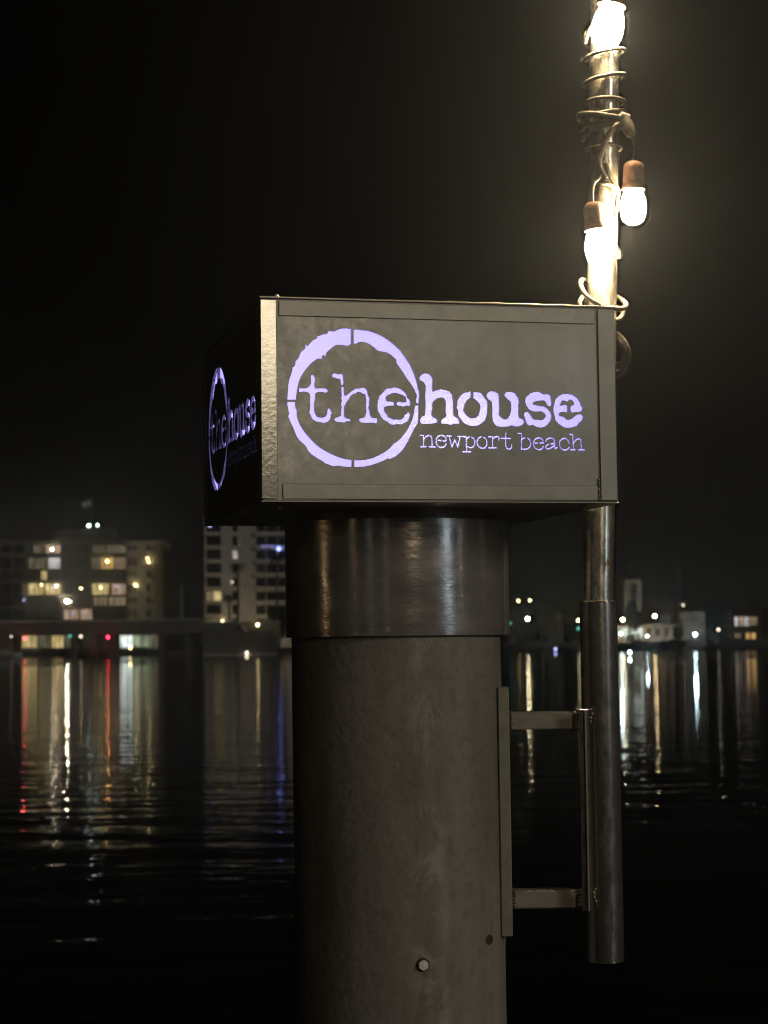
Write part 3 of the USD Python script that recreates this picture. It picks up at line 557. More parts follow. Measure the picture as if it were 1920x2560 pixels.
# rails along the front and left, lying on the face sheets; the joints stay open a few millimetres
obj('top_rail', bevel_box(0.0305, SW - 0.0345, 0.0012, 0.0042, SH - 0.0060 - 0.0246, SH - 0.0060, 0.0006), 'rail_steel', sign)
obj('bottom_rail', bevel_box(0.0345, SW - 0.0345, 0.0012, 0.0042, 0.0054, 0.0298, 0.0006), 'rail_steel', sign)
obj('top_rail', bevel_box(0.0012, 0.0042, 0.0305, SD - 0.0305, SH - 0.0306, SH - 0.0060, 0.0006), 'rail_steel', sign)
obj('bottom_rail', bevel_box(0.0012, 0.0042, 0.0305, SD - 0.0305, 0.0054, 0.0298, 0.0006), 'rail_steel', sign)
FACE_T = 0.005
def keep_big(g):
    return MultiPolygon([q for q in getattr(g, 'geoms', [g]) if q.area > 2e-6]) if hasattr(g, 'geoms') else g
sheet = keep_big(sbox(0.0040, 0.0038, SW - 0.0040, SH - 0.0038).difference(LOGO))
front = obj('front_face', prism_xz(sheet, 0.0043, 0.0043 + FACE_T), 'sheet_steel', sign)
tag(front, 'front sheet with the words the house newport beach cut through it')
LOGO_L = affinity.translate(affinity.scale(LOGO, 1.06, 1.0, origin=(0, 0)), 0.639 - 0.603 - 0.044 * 1.06, 0.0)
sheet = keep_big(sbox(0.0045, 0.0038, SD - 0.0045, SH - 0.0038).difference(LOGO_L))
m = prism_xz(sheet, 0, FACE_T)
vv = m.vertices
left = trimesh.Trimesh(np.stack([0.0043 + vv[:, 1], SD - vv[:, 0], vv[:, 2]], 1), m.faces, process=False)
tag(obj('left_face', left, 'sheet_steel', sign), 'left sheet with the same lettering, seen edge on and unlit outside')
obj('right_face', bevel_box(SW - 0.0085, SW - 0.0043, 0.0045, SD - 0.0045, 0.0038, SH - 0.0038), 'sheet_steel', sign)
obj('rear_face', bevel_box(0.0095, SW - 0.0095, SD - 0.0085, SD - 0.0043, 0.0038, SH - 0.0038), 'sheet_steel', sign)
obj('light_panel', bx(0.012, SW - 0.012, 0.0103, 0.0128, 0.006, SH - 0.006), 'acrylic', sign)
obj('light_panel', bx(0.0103, 0.0128, 0.0140, SD - 0.012, 0.006, SH - 0.006), 'acrylic', sign)
for x in (0.325,):
    led = obj('led_module', bevel_box(x - 0.055, x + 0.055, 0.085, 0.092, 0.105, 0.118, 0.001), 'led_board', sign)
    obj('led_chip', bevel_box(x - 0.050, x + 0.050, 0.0825, 0.0848, 0.108, 0.115, 0.0005), 'led_light', led)
# screws and bolts
for q in ((0.0305, 0.020), (SW - 0.03, 0.30), (0.0305, SD - 0.03)):
    m = lathe([(0, 0.0068), (0.0024, 0.0062), (0.0042, 0.0042), (0.0052, 0.0012), (0.0052, 0), (0, 0)], 20, (q[0], q[1], SH + 0.0003))
    obj('dome_nut', m, 'bright_bolt', sign, smooth=40)
for q in ((0.0335, 0.030), (SW - 0.0505, 0.030)):
    hx = trimesh.creation.cylinder(radius=0.0068, height=0.0052, sections=6); hx.apply_translation([q[0], q[1], -0.0027])
    sh_ = trimesh.creation.cylinder(radius=0.0042, height=0.0085, sections=16); sh_.apply_translation([q[0], q[1], -0.0045])
    obj('hex_bolt', [hx, sh_], 'dark_bolt', sign)
for k in range(7):                                   # weld beads down the foot of the right-hand joint
    z = 0.008 + k * 0.0052 + RNG.uniform(-0.001, 0.001)
    s_ = trimesh.creation.icosphere(subdivisions=2, radius=1.0); s_.apply_scale([0.0022, 0.0016, 0.0028]); s_.apply_translation([SW - 0.0318 + RNG.uniform(-0.0008, 0.0008), 0.0022, z])
    obj('weld_bead', s_, 'weld', sign, smooth=True)

# ---------------------------------------------------------------- the light pole beside the sign
PY = 3.440
pole = thing('light_pole', 'worn round metal pole rising past the right side of the sign into the sky', 'pole', at(1500, 2400, PY))
lo, hi = at(1496, 1515, PY), at(1511.5, 150, PY)
up_dir = (hi - lo) / np.linalg.norm(hi - lo)
def pole_pt(z):
    return lo + up_dir * ((z - lo[2]) / up_dir[2])
RP = 0.0263
zt = at(1500, -260, PY)[2]
obj('upper_pipe', tube([pole_pt(z) for z in np.linspace(lo[2] - 0.02, zt, 40)], RP, 40), 'worn_pipe', pole, smooth=40, world=True)
sb, st_ = at(1514, 2402, PY), at(1495, 1506, PY)
st_ = np.array([sb[0], PY, st_[2]]); sb = np.array([sb[0], PY, sb[2]])
shift = lo[0] - st_[0] - 0.0005
sl = [np.array([st_[0] + shift * t, PY, st_[2] + (sb[2] - st_[2]) * (1 - t)]) for t in np.linspace(0, 1, 24)]
prof_r = np.full(24, 0.0325); prof_r[-1] = 0.0318; prof_r[0] = 0.0318
obj('lower_sleeve', tube(sl, prof_r, 40), 'sleeve_steel', pole, smooth=40, world=True)
ring = lathe([(0.0262, -0.0008), (0.0322, -0.0012), (0.0326, 0.0004), (0.0300, 0.0016), (0.0262, 0.0012), (0.0262, -0.0008)], 40, sl[-1] + [0, 0, 0.001])
obj('rim', ring, 'worn_pipe', pole, smooth=40, world=True)
tp = pole_pt(at(1500, 28, PY)[2])

# ---------------------------------------------------------------- bracket between pile and pole
br = thing('pole_bracket', 'steel bracket of two short arms joining the pile to the pole sleeve', 'bracket', at(1260, 2335, PY))
a0, a1 = at(1260, 1722, PY), at(1266, 2335, PY)
k = PY / FOC
wx = 15 * k
def slat(px0, py0, px1, py1, y0, y1, r=0.0012):
    """An upright bar whose outline in the photograph is given, with its real depth y0..y1."""
    X0, X1, Z0, Z1 = span(px0, px1, py0, py1, (y0))
    return bevel_box(X0, X1, y0, y1, Z0, Z1, r)
X0, X1, Z0, Z1 = span(1249, 1277, 1721, 2335, PY - 0.01)
obj('wall_plate', bevel_box(X0, X1, PY - 0.012, PY + 0.055, Z0, Z1, 0.0015), 'bracket_paint', br, world=True)
for (y0, y1, xa, xb) in ((1779, 1824, 1276, 1446), (2226, 2271, 1286, 1456)):
    x0, x1, z0, z1 = span(xa, xb, y0, y1, PY - 0.008)
    obj('arm', bevel_box(X1 - 0.001, x1, PY - 0.008, PY + 0.028, z0, z1, 0.0022), 'bracket_paint', br, world=True)
x0, x1, z0, z1 = span(1452, 1476, 1776, 2274, PY - 0.038)
obj('channel', bevel_box(x0, x1, PY - 0.040, PY - 0.0335, z0, z1, 0.0012), 'sleeve_steel', br, world=True)
xl, xr, _, _ = span(1465, 1470, 1776, 2274, PY - 0.044)
obj('channel_lip', bevel_box(xl, xr, PY - 0.047, PY - 0.0402, z0 + 0.001, z1 - 0.001, 0.0008), 'bracket_paint', br, world=True)
for (py0, px0) in ((1775, 1445), (2224, 1455)):
    for j in range(9):
        q = at(px0 + RNG.uniform(-3, 3) + (32 if j > 4 else 0), py0 + (j % 5) * 10, PY - (0.036 if j > 4 else 0.014))
        s_ = trimesh.creation.icosphere(subdivisions=2, radius=1.0); s_.apply_scale(RNG.uniform(0.0026, 0.0046, 3)); s_.apply_translation(q)
        obj('weld_bead', s_, 'weld', br, smooth=True, world=True)
for (py0, px0) in ((1779, 1278), (2226, 1287)):
    for j in range(5):
        q = at(px0, py0 + 4 + j * 9, PY - 0.0095)
        s_ = trimesh.creation.icosphere(subdivisions=2, radius=1.0); s_.apply_scale(RNG.uniform(0.002, 0.0034, 3)); s_.apply_translation(q)
        obj('weld_bead', s_, 'weld', br, smooth=True, world=True)

# ---------------------------------------------------------------- the light string wound round the pole
cord = thing('rubber_cord', 'grey brown rubber light cord wound and looped round the pole', 'cord', pole_pt(at(1500, 700, PY)[2]))
RW = 0.0035
def near_pole(px, py, dy=0.0):
    return at(px, py, PY + dy)
def winding(name, segs, r=RW):
    obj(name, tube(spline(segs, 10), r, 12), 'cord_rubber', cord, smooth=60, world=True)
def helix(py_left, py_mid, py_right, back=True, r=RW, over=0.004, out=0.0):
    """One turn round the pole whose front crosses at the given heights in the photograph."""
    R = RP + over
    zl, zm, zr = (at(1500, y, PY - RP)[2] for y in (py_left, py_mid, py_right))
    q = []
    n_ = 36
    for i in range(n_ + 1):
        th_ = math.pi + i / n_ * (2 * math.pi if back else math.pi)     # from left, across the front, to the right, then behind
        f = (th_ - math.pi) / math.pi
        z = zl + (zm - zl) * min(f, .5) * 2 if f < .5 else (zm + (zr - zm) * (f - .5) * 2 if f < 1 else zr + (zl - zr) * (f - 1) * 0.85)
        c = pole_pt(z)
        rr = R + out * (abs(math.cos(th_)))
        q.append((c[0] + rr * math.cos(th_), c[1] + rr * math.sin(th_), z))
    q = np.array(q)
    for _ in range(3):
        q[1:-1, 2] = (q[:-2, 2] + 2 * q[1:-1, 2] + q[2:, 2]) / 4
    obj('winding', tube(q, r, 12), 'cord_rubber', cord, smooth=60, world=True)
helix(95, 20, -30, r=0.0038, out=0.004)
helix(143, 126, 116, out=0.006)
helix(206, 189, 179, out=0.008)
helix(252, 244, 250, out=0.008)
helix(296, 281, 270, r=0.0038, over=0.005, out=0.006)
helix(276, 292, 306, r=0.0040, over=0.0115, out=0.007)
helix(318, 302, 287, r=0.0034, over=0.006, out=0.006)
helix(344, 314, 300, r=0.0035, over=0.005, out=0.005)
helix(362, 360, 363, r=0.003, over=0.003, out=0.002)
f_ = -RP - 0.010
winding('hanging_cord', [near_pole(1548, 306, f_ + .004), near_pole(1538, 316, f_ - .004), near_pole(1524, 335, f_), near_pole(1512, 357, f_), near_pole(1503, 385, f_), near_pole(1499, 410, f_ - .002), near_pole(1506, 432, f_ - .003), near_pole(1515, 447, f_ - .004)], 0.0046)
winding('hanging_cord', [near_pole(1506, 425, f_), near_pole(1498, 445, f_ - .006), near_pole(1487, 456, f_ - .008), near_pole(1482, 472, f_ - .012), near_pole(1481, 492, f_ - .016), near_pole(1482, 506, f_ - .018)], 0.0026)
winding('hanging_cord', [near_pole(1500, 452, f_), near_pole(1510, 458, f_ - .004), near_pole(1524, 460, f_ - .003), near_pole(1538, 474, f_ + .002), near_pole(1543, 482, f_ + .006)], 0.0042)
winding('hanging_cord', [near_pole(1514, 408, f_), near_pole(1522, 432, f_), near_pole(1534, 455, f_ + .003), near_pole(1545, 476, f_ + .006), near_pole(1543, 500, f_ + .009), near_pole(1538, 540, f_ + .006), near_pole(1533, 590, f_ + .004)], 0.0040)
winding('hanging_cord', [near_pole(1530, 608, f_), near_pole(1540, 620, f_ + .004), near_pole(1547, 632, f_ + .01), near_pole(1548, 646, f_ + .014)], 0.0045)
winding('bulb_lead', [near_pole(1577, 340, -.035), near_pole(1583, 358, -.036), near_pole(1585.5, 378, -.036), near_pole(1584.5, 402, -.036)], 0.0024)
# plug body: two moulded halves and a strain relief
c0, c1 = near_pole(1561, 298, -.03), near_pole(1579, 338, -.035)
obj('plug', [tube([c0, c0 + (c1 - c0) * .55, c1], [0.0105, 0.0115, 0.0085], 14), tube([near_pole(1545, 300, -.03), near_pole(1556, 292, -.031), near_pole(1573, 296, -.03)], [0.006, 0.0095, 0.0075], 14), tube([near_pole(1553, 282, -.03), near_pole(1558, 292, -.03)], 0.005, 10)], 'cord_rubber', cord, smooth=50, world=True)
# loose turns above the sign and the coil that hangs beside it
winding('loop', [near_pole(1500, 763, -.045), near_pole(1482, 752, -.05), near_pole(1465, 738, -.045), near_pole(1454, 720, -.03), near_pole(1452, 706, -.01), near_pole(1457, 700, .01), near_pole(1480, 706, .03), near_pole(1510, 722, .034), near_pole(1536, 738, .024), near_pole(1552, 748, .006), near_pole(1564, 758, -.008), near_pole(1565, 765, -.02), near_pole(1556, 771, -.032), near_pole(1538, 771, -.042), near_pole(1515, 767, -.048)], 0.0044)
winding('loop', [near_pole(1452, 772, -.02), near_pole(1448, 760, -.02), near_pole(1450, 752, -.012), near_pole(1458, 742, 0.0), near_pole(1464, 752, .008), near_pole(1470, 766, .01)], 0.0042)
winding('loop', [near_pole(1540, 768, .0), near_pole(1553, 776, -.002), near_pole(1558, 784, -.004), near_pole(1554, 793, -.006), near_pole(1545, 799, -.008), near_pole(1528, 800, -.006)], 0.0048)
for (cx, cy, rx, ry, dy, r) in ((1524, 886, 49, 58, .035, .0042), (1520, 884, 43, 52, .022, .0044), (1518, 890, 47, 48, .045, .0040), (1522, 876, 36, 44, .012, .0040)):
    q = [near_pole(cx + rx * math.cos(t), cy + ry * math.sin(t) + 7 * math.cos(t), dy + 0.012 * math.sin(2 * t)) for t in np.linspace(0, 2 * math.pi, 40, endpoint=False)]
    obj('coil_turn', tube(q, r, 12, closed=True), 'cord_rubber', cord, smooth=60, world=True)

# three hanging bulbs
BULB = 1900.0
def string_bulb(label, base, axis, k_=1.0):
    """A bulb with its rubber socket; base = top of the socket, axis = direction the bulb points."""
    t = thing('string_bulb', label, 'bulb', base, 0.0, 'lit bulbs of the light string on the pole')
    R_ = trimesh.geometry.align_vectors([0, 0, -1], axis)
    def turned(m):
        m = m.copy(); m.apply_scale(k_); m.apply_transform(R_); return m
    sock = trimesh.creation.revolve(np.array([(0, 0), (0.006, -0.0005), (0.0125, -0.003), (0.0168, -0.008), (0.0182, -0.015), (0.0185, -0.030), (0.0190, -0.044), (0.0192, -0.052), (0.0165, -0.0525), (0, -0.050)])[::-1], sections=28)
    rim_ = trimesh.creation.revolve(np.array([(0.0178, -0.0455), (0.0204, -0.0462), (0.0204, -0.0515), (0.0178, -0.0522)])[::-1], sections=28)
    glass = trimesh.creation.revolve(np.array([(0, -0.0515), (0.0150, -0.0515), (0.0172, -0.056), (0.0208, -0.066), (0.0232, -0.078), (0.0234, -0.088), (0.0220, -0.098), (0.0182, -0.107), (0.0115, -0.1125), (0.005, -0.1145), (0, -0.115)])[::-1], sections=24)
    obj('socket', turned(sock), 'socket_rubber', t, smooth=50)
    obj('socket_rim', turned(rim_), 'socket_rubber', t, smooth=50)
    obj('glass_bulb', turned(glass), 'bulb_light', t, smooth=True)
    fil = UsdLux.SphereLight.Define(stage, str(t.GetPath()) + '/filament')
    fil.CreateRadiusAttr(0.017 * k_); fil.CreateIntensityAttr(BULB); fil.CreateColorAttr(Gf.Vec3f(1.0, 0.74, 0.42))
    fil.AddTranslateOp().Set(Gf.Vec3d(*map(float, (R_ @ [0, 0, -0.085 * k_, 1])[:3])))
    return t
string_bulb('lit bulb on a brown socket hanging free at the right of the pole', near_pole(1584, 402, -.036), (-0.03, 0, -1))
string_bulb('lit bulb hanging lowest, against the left front of the pole just above the sign', near_pole(1482, 504, -.048), (0.09, -0.02, -1), 1.0)
string_bulb('lit bulb highest on the pole at the top edge of the photo', near_pole(1545, -72, -.036), (-0.2, 0.0, -1), 1.24)

# ---------------------------------------------------------------- far shore: buildings
def facade(parent, Y, x0, x1, y0, zbase, depth, wall, openings, frame=0.5, roof_over=0.0, cornice=True):
    """A building front facing us at distance Y with real openings: openings are (x0, x1, y0, y1, material, recess, mullions)."""
    X0, X1, _, Z1 = span(x0, x1, y0, y0 + 1, Y)
    face = sbox(X0, zbase, X1, Z1)
    holes = []
    for o in openings:
        a, b, c, d = span(o[0], o[1], o[2], o[3], Y)
        holes.append(sbox(a, c, b, d))
    face = face.difference(unary_union(holes)) if holes else face
    rec = max([o[5] for o in openings] + [0.3]) + 0.25
    body = [prism_xz(face, Y, Y + 0.4), bx(X0, X0 + 0.3, Y + 0.41, Y + rec, zbase, Z1), bx(X1 - 0.3, X1, Y + 0.41, Y + rec, zbase, Z1),
            bx(X0 + 0.01, X1 - 0.01, Y + rec + 0.01, Y + depth, zbase, Z1 - 0.02), bx(X0 + 0.31, X1 - 0.31, Y + 0.41, Y + rec, Z1 - 0.3, Z1 - 0.01)]
    obj('wall', body, wall, parent, world=True)
    if cornice:
        obj('parapet', bx(X0 - 0.12, X1 + 0.12, Y - 0.12, Y + depth + 0.1, Z1 + 0.004, Z1 + 0.42), wall, parent, world=True)
    for o in openings:
        a, b, c, d = span(o[0], o[1], o[2], o[3], Y)
        r = o[5]
        w = obj('window', bx(a - 0.02, b + 0.02, Y + r, Y + r + 0.06, c - 0.02, d + 0.02), o[4], parent, world=True)
        n = o[6] if len(o) > 6 else 1
        g = sbox(a, c, b, d).difference(unary_union([sbox(a + (b - a) * i / n + 0.055, c + 0.1, a + (b - a) * (i + 1) / n - 0.055, d - 0.11) for i in range(n)]))
        obj('frame', prism_xz(g, Y + r - 0.08, Y + r - 0.004), 'dark_metal', w, world=True)
        if len(o) > 7 and o[7]:                                  # balcony with a solid parapet
            obj('balcony', bx(a - 0.2, b + 0.2, Y - 0.9, Y - 0.01, c - 0.22, c - 0.02), wall, parent, world=True)
            obj('railing', [bx(a - 0.2, b + 0.2, Y - 0.9, Y - 0.84, c + 0.9, c + 0.98)] + [bx(x - 0.03, x + 0.03, Y - 0.89, Y - 0.85, c - 0.02, c + 0.9) for x in np.arange(a - 0.15, b + 0.2, 0.75)], 'dark_metal', parent, world=True)
    return X0, X1, Z1

def sphere(p, r, n=2):
    m = trimesh.creation.icosphere(subdivisions=n, radius=r); m.apply_translation(p); return m

def wall_light(parent, px, py, Y, m, r=0.2):
    q = at(px, py, Y); r = r * 0.72
    obj('lamp', sphere(q, r), m, parent, smooth=True, world=True)

# -- apartment block on the left, behind the bridge
YA = 490.0
A_ = thing('apartment_block', 'long dark apartment block with several lit storeys and a flat roof, left of the photo', 'building', at(200, 1640, YA) * [1, 1, 0] + [0, 0, LAND])
rows = [(1362, 1383), (1393, 1422), (1426, 1450), (1458, 1487), (1491, 1514), (1522, 1549)]
cols = [(0, 62), (70, 150), (154, 225), (229, 315)]
look = {(0, 1): [(82, 112, 'lit_dim'), (114, 150, 'lit_pink')], (1, 1): [(70, 116, 'lit_dim'), (119, 150, 'lit_white')], (2, 1): [(70, 98, 'dark_glass'), (101, 117, 'lit_warm'), (120, 150, 'dark_glass')],
        (3, 1): [(52, 68, 'lit_room'), (70, 108, 'lit_warm'), (111, 150, 'lit_warm')], (0, 3): [(229, 262, 'lit_dim'), (265, 315, 'lit_dim')], (1, 3): [(229, 249, 'lit_dim'), (251, 283, 'lit_amber'), (286, 325, 'lit_room')],
        (3, 3): [(229, 272, 'lit_warm'), (278, 317, 'lit_pink')], (4, 3): [(233, 268, 'lit_room'), (271, 316, 'lit_room')], (5, 2): [(158, 196, 'lit_pink'), (199, 229, 'lit_pink')], (3, 2): [(160, 222, 'dark_glass')], (0, 0): [(2, 30, 'dark_glass'), (33, 60, 'dark_glass')]}
op = []
for i, (ya, yb) in enumerate(rows):
    for j, (xa, xb) in enumerate(cols):
        for (p, q, m) in look.get((i, j), [(xa, (xa + xb) / 2 - 1, 'dark_glass'), ((xa + xb) / 2 + 1, xb, 'dark_glass')]):
            op.append((p, min(q, 315), ya, yb, m, 1.1, 3, j > 0))
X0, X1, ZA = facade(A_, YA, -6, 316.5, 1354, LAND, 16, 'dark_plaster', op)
opw = []
for i, (ya, yb) in enumerate(rows):
    for x in (324, 337, 371):
        opw.append((x - 4.2, x + 4.2, ya + 3, yb - 8, 'dark_glass', 0.3, 1))
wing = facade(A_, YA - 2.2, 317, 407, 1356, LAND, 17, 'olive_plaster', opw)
x0, x1, z0, z1 = span(142, 287, 1322, 1352, YA + 6)
obj('roof_house', bx(x0, x1, YA + 4, YA + 13, ZA + 0.43, z1), 'brown_plaster', A_, world=True)
for (px, py, m, r) in ((130, 1373, 'lamp_white', .30), (131, 1412, 'lamp_violet', .18), (104, 1462, 'lamp_soft', .22), (141, 1465, 'lamp_white', .22), (134, 1471, 'lamp_blue', .16), (202, 1471, 'lamp_soft', .28), (252, 1469, 'lamp_soft', .25), (292, 1466, 'lamp_violet', .2),
                       (268, 1403, 'lamp_yellow', .42), (60, 1500, 'lamp_violet', .28), (167, 1503, 'lamp_balcony', .48), (182, 1534, 'lamp_violet', .2), (115, 1559, 'lamp_dim', .3)):
    wall_light(A_, px, py, YA - 1.2, m, r)
for (px, py, m, r) in ((339, 1463, 'lamp_soft', .38), (369, 1396, 'lamp_soft', .26), (372, 1405, 'lamp_soft', .26)):
    wall_light(A_, px, py, YA - 2.8, m, r)

fp = thing('roof_flagpole', 'thin flagpole with a flag on the roof of the left apartment block', 'flagpole', [at(229, 1322, YA + 8)[0], YA + 8, span(142, 287, 1322, 1352, YA + 6)[3]])
b0 = at(230, 1322, YA + 8); t0 = at(226.5, 1244, YA + 8)
obj('pole', tube([[b0[0], b0[1], span(142, 287, 1322, 1352, YA + 6)[3] - .05], t0], [0.14, 0.06], 8), 'pale_metal', fp, world=True)
n1, n2 = 16, 8
fv = []
for i in range(n1 + 1):
    for j in range(n2 + 1):
        q = at(226 - 23 * i / n1, 1250 + 12 * j / n2 + 9 * i / n1 + 2 * math.sin(i * .9), YA + 8)
        fv.append(q + [0, 0.5 * math.sin(i * 0.8 + j * 0.2) * i / n1, 0])
fF = []
for i in range(n1):
    for j in range(n2):
        a = i * (n2 + 1) + j
        fF += [(a, a + 1, a + n2 + 2), (a, a + n2 + 2, a + n2 + 1)]
fm = trimesh.Trimesh(np.array(fv), fF, process=False)
back_ = fm.copy(); back_.vertices = back_.vertices + [0, 0.02, 0]; back_.invert()
obj('flag', [fm, back_], 'flag_cloth', fp, smooth=True, world=True)
for i, (px, py, r) in enumerate(((222, 1314, .36), (244, 1313, .26))):
    q = at(px, py, YA + 3.6)
    t = thing('roof_floodlight', ['bright greenish floodlight at the foot of the rooftop flagpole, the left one', 'smaller greenish floodlight on the roof just right of the flagpole'][i], 'floodlight', [q[0], q[1], ZA + .42])
    obj('lens', sphere(q, r), 'lamp_roof', t, smooth=True, world=True)
    obj('stand', bx(q[0] - .1, q[0] + .1, q[1] + r + .02, q[1] + r + .2, ZA + .43, q[2] + .1), 'dark_metal', t, world=True)

# -- concrete apartment tower behind the pile
YB = 476.0
B_ = thing('apartment_tower', 'pale concrete apartment tower with rows of dark balconies, just left of the pile', 'building', at(610, 1630, YB) * [1, 1, 0] + [0, 0, LAND])
op = []
pitch = 34.3
for i in range(8):
    ya = 1306 + i * pitch
    yb = ya + 23
    if i == 0: ya += 3
    m = 'lit_warm' if i == 5 else ('lit_dim' if i == 7 else 'dark_glass')
    m2 = 'curtained_glass' if i in (3, 6) else 'dark_glass'
    if i == 5:
        op += [(515, 532.5, ya, yb + 2, 'lit_room', 0.9, 2), (533.5, 553, ya, yb + 2, 'lit_warm', 0.9, 2)]
    else:
        op += [(516, 552, ya, yb, m, 0.9, 3)]
    op += [(581, 593.5, ya, yb, 'lit_white' if i == 2 else 'dark_glass', 0.35, 1)]
    op += [(640, 664, ya + 2, yb, m2, 0.9, 2), (666.5, 693, ya + 2, yb, 'dark_glass', 0.9, 2), (695.5, 719, ya + 2, yb, 'dark_glass', 0.9, 2)]
op = [o for o in op if not (o[4] == 'lit_white' and False)]
X0, X1, ZB = facade(B_, YB, 510, 760, 1293, LAND, 17, 'tower_concrete', op)
for i in range(8):
    for (xa, xb) in ((510, 555), (638, 722)):
        ya = 1306 + i * pitch + 23.5
        x0, x1, z0, z1 = span(xa, xb, ya, ya + 9, YB)
        obj('balcony_front', bx(x0, x1, YB - 0.75, YB - 0.004, z0, z1), 'white_stucco', B_, world=True)
x0, x1, z0, z1 = span(560, 655, 1283, 1292, YB + 5)
obj('roof_house', bx(x0, x1, YB + 3, YB + 12, ZB + .43, ZB + 2.6), 'slab_concrete', B_, world=True)
for (px, py, m, r) in ((525, 1315, 'lamp_violet', .36), (697, 1372, 'lamp_blue', .62), (581, 1455, 'lamp_dim', .25), (556, 1552, 'lamp_soft', .25)):
    wall_light(B_, px, py, YB - 1.1, m, r)
x0, x1, z0, z1 = span(652, 690, 1364.5, 1366.5, YB)
obj('light_strip', bx(x0, x1, YB - 0.95, YB - 0.85, z0, z1), 'lit_violet', B_, world=True)

# -- palms, bushes and other trees
def frond(L, droop, w=0.32, n=6):
    """A palm leaf of many narrow blades along an arching rib, pointing along +x."""
    tri = []
    for i in range(1, n * 3):
        t = i / (n * 3)
        x = L * t * (1 - 0.25 * t * droop); z = L * (0.45 * t - (0.55 + 0.5 * droop) * t * t)
        for s in (-1, 1):
            bl = 0.42 * L * (1 - abs(t - 0.45) * 1.3) * 0.55
            tip = np.array([x + bl * 0.75, s * bl, z - bl * 0.45])
            tri.append([[x, 0, z], [x + 0.16, s * 0.02, z], tip])
    v = np.array(tri).reshape(-1, 3)
    return v
def palm(px, py_top, py_base, Y, crown, label, leafm, z0=LAND, nf=26):
    b = at(px, py_base, Y); tp_ = at(px, py_top, Y); b[2] = max(b[2], z0) if py_base < 1600 else z0
    t = thing('palm_tree', label, 'palm tree', b)
    lean = RNG.uniform(-.3, .3)
    P = [[b[0] + lean * math.sin(s * 2.0) * .5, b[1], b[2] + (tp_[2] - b[2]) * s] for s in np.linspace(0, 1, 9)]
    obj('trunk', tube(P, np.linspace(.34, .2, 9), 8), 'bark', t, world=True)
    V = []
    for i in range(nf):
        a = i * 2.399 + RNG.uniform(-.2, .2); el = RNG.uniform(-.9, 1.0)
        f = frond(crown * RNG.uniform(.8, 1.1), RNG.uniform(.4, 1.1))
        c, s = math.cos(el * .8), math.sin(el * .8)
        f = np.stack([f[:, 0] * c - f[:, 2] * s, f[:, 1], f[:, 0] * s + f[:, 2] * c], 1)
        c, s = math.cos(a), math.sin(a)
        V.append(np.stack([f[:, 0] * c - f[:, 1] * s, f[:, 0] * s + f[:, 1] * c, f[:, 2]], 1) + P[-1])
    V = np.vstack(V)
    obj('crown', trimesh.Trimesh(V, np.arange(len(V)).reshape(-1, 3), process=False), leafm, t, world=True)
    return t
palm(596, 1416, 1600, 464, 2.7, 'tall dark palm standing before the middle of the concrete apartment tower', 'leaf_dark')
palm(573, 1492, 1600, 452, 2.0, 'shorter palm with yellow green crown lit from below, before the apartment tower', 'leaf_palm')
palm(694, 1398, 1600, 462, 2.9, 'dark palm partly hidden behind the left edge of the steel collar', 'leaf_dark')
palm(1352, 1530, 1600, 470, 1.8, 'small palm among the lit green bushes right of the pile', 'leaf_green')

def tree(name, label, cat, px, py_top, py_bot, wpx, Y, leafm, n=900, leaf=0.45, z0=LAND, trunk=True, group=None):
    x0, x1, zb, zt_ = span(px - wpx / 2, px + wpx / 2, py_top, py_bot, Y)
    cx, w, h = (x0 + x1) / 2, x1 - x0, zt_ - zb
    t = thing(name, label, cat, (cx, Y, z0), group=group)
    ncl = 9
    C = np.stack([RNG.uniform(-.33, .33, ncl) * w, RNG.uniform(-.3, .3, ncl) * w, RNG.uniform(.25, .75, ncl) * h], 1)
    k = RNG.integers(0, ncl, n)
    d = RNG.normal(size=(n, 3)); d /= np.linalg.norm(d, axis=1, keepdims=True)
    rad = RNG.uniform(.55, 1.0, n) ** .5 * RNG.uniform(.17, .26, ncl)[k]
    P = C[k] + d * rad[:, None] * [w, w, h] + [cx, Y, zb]
    u = RNG.normal(size=(n, 3)); u /= np.linalg.norm(u, axis=1, keepdims=True)
    v_ = np.cross(u, d); v_ /= np.maximum(np.linalg.norm(v_, axis=1, keepdims=True), 1e-6)
    s = RNG.uniform(.6, 1.3, n)[:, None] * leaf
    V = np.stack([P - u * s, P + v_ * s * .5, P + u * s, P - v_ * s * .5], 1).reshape(-1, 3)
    q = np.arange(n)[:, None] * 4
    F = np.vstack([q + [0, 1, 2], q + [0, 2, 3]])
    obj('crown', trimesh.Trimesh(V, F, process=False), leafm, t, world=True)
    if trunk:
        top = np.array([cx, Y, zb + h * .5])
        parts = [tube([[cx, Y, z0], [cx + .1, Y, z0 + (top[2] - z0) * .5], top], [w * .035 + .08, w * .028 + .06, .05], 8)]
        for c in C[:5]:
            parts.append(tube([[cx + .05, Y, z0 + (top[2] - z0) * .55], (c + [cx, Y, zb] + top) / 2, c + [cx, Y, zb]], [.1, .07, .03], 6))
        obj('trunk', parts, 'bark', t, world=True)
    return t
tree('dark_bush', 'large dark bush at the foot of the apartment tower beside the collar', 'bush', 694, 1520, 1600, 66, 458, 'leaf_dark', 1400, .5)
tree('dark_tree', 'dark tree standing in front of the pale church tower', 'tree', 1580, 1494, 1592, 36, 458, 'leaf_dark', 1000, .4)
tree('round_bush', 'round dark shrub at the end of the church hall wall', 'bush', 1700, 1562, 1603, 30, 451, 'leaf_dark', 700, .3)
tree('green_bush', 'green bush lit by the lamp right of the pile', 'bush', 1334, 1556, 1592, 40, 458, 'leaf_green', 900, .3, trunk=False)
tree('green_bush', 'smaller green bush lit brightly, right of the first one', 'bush', 1352, 1551, 1580, 20, 456, 'leaf_green', 500, .25, trunk=False)
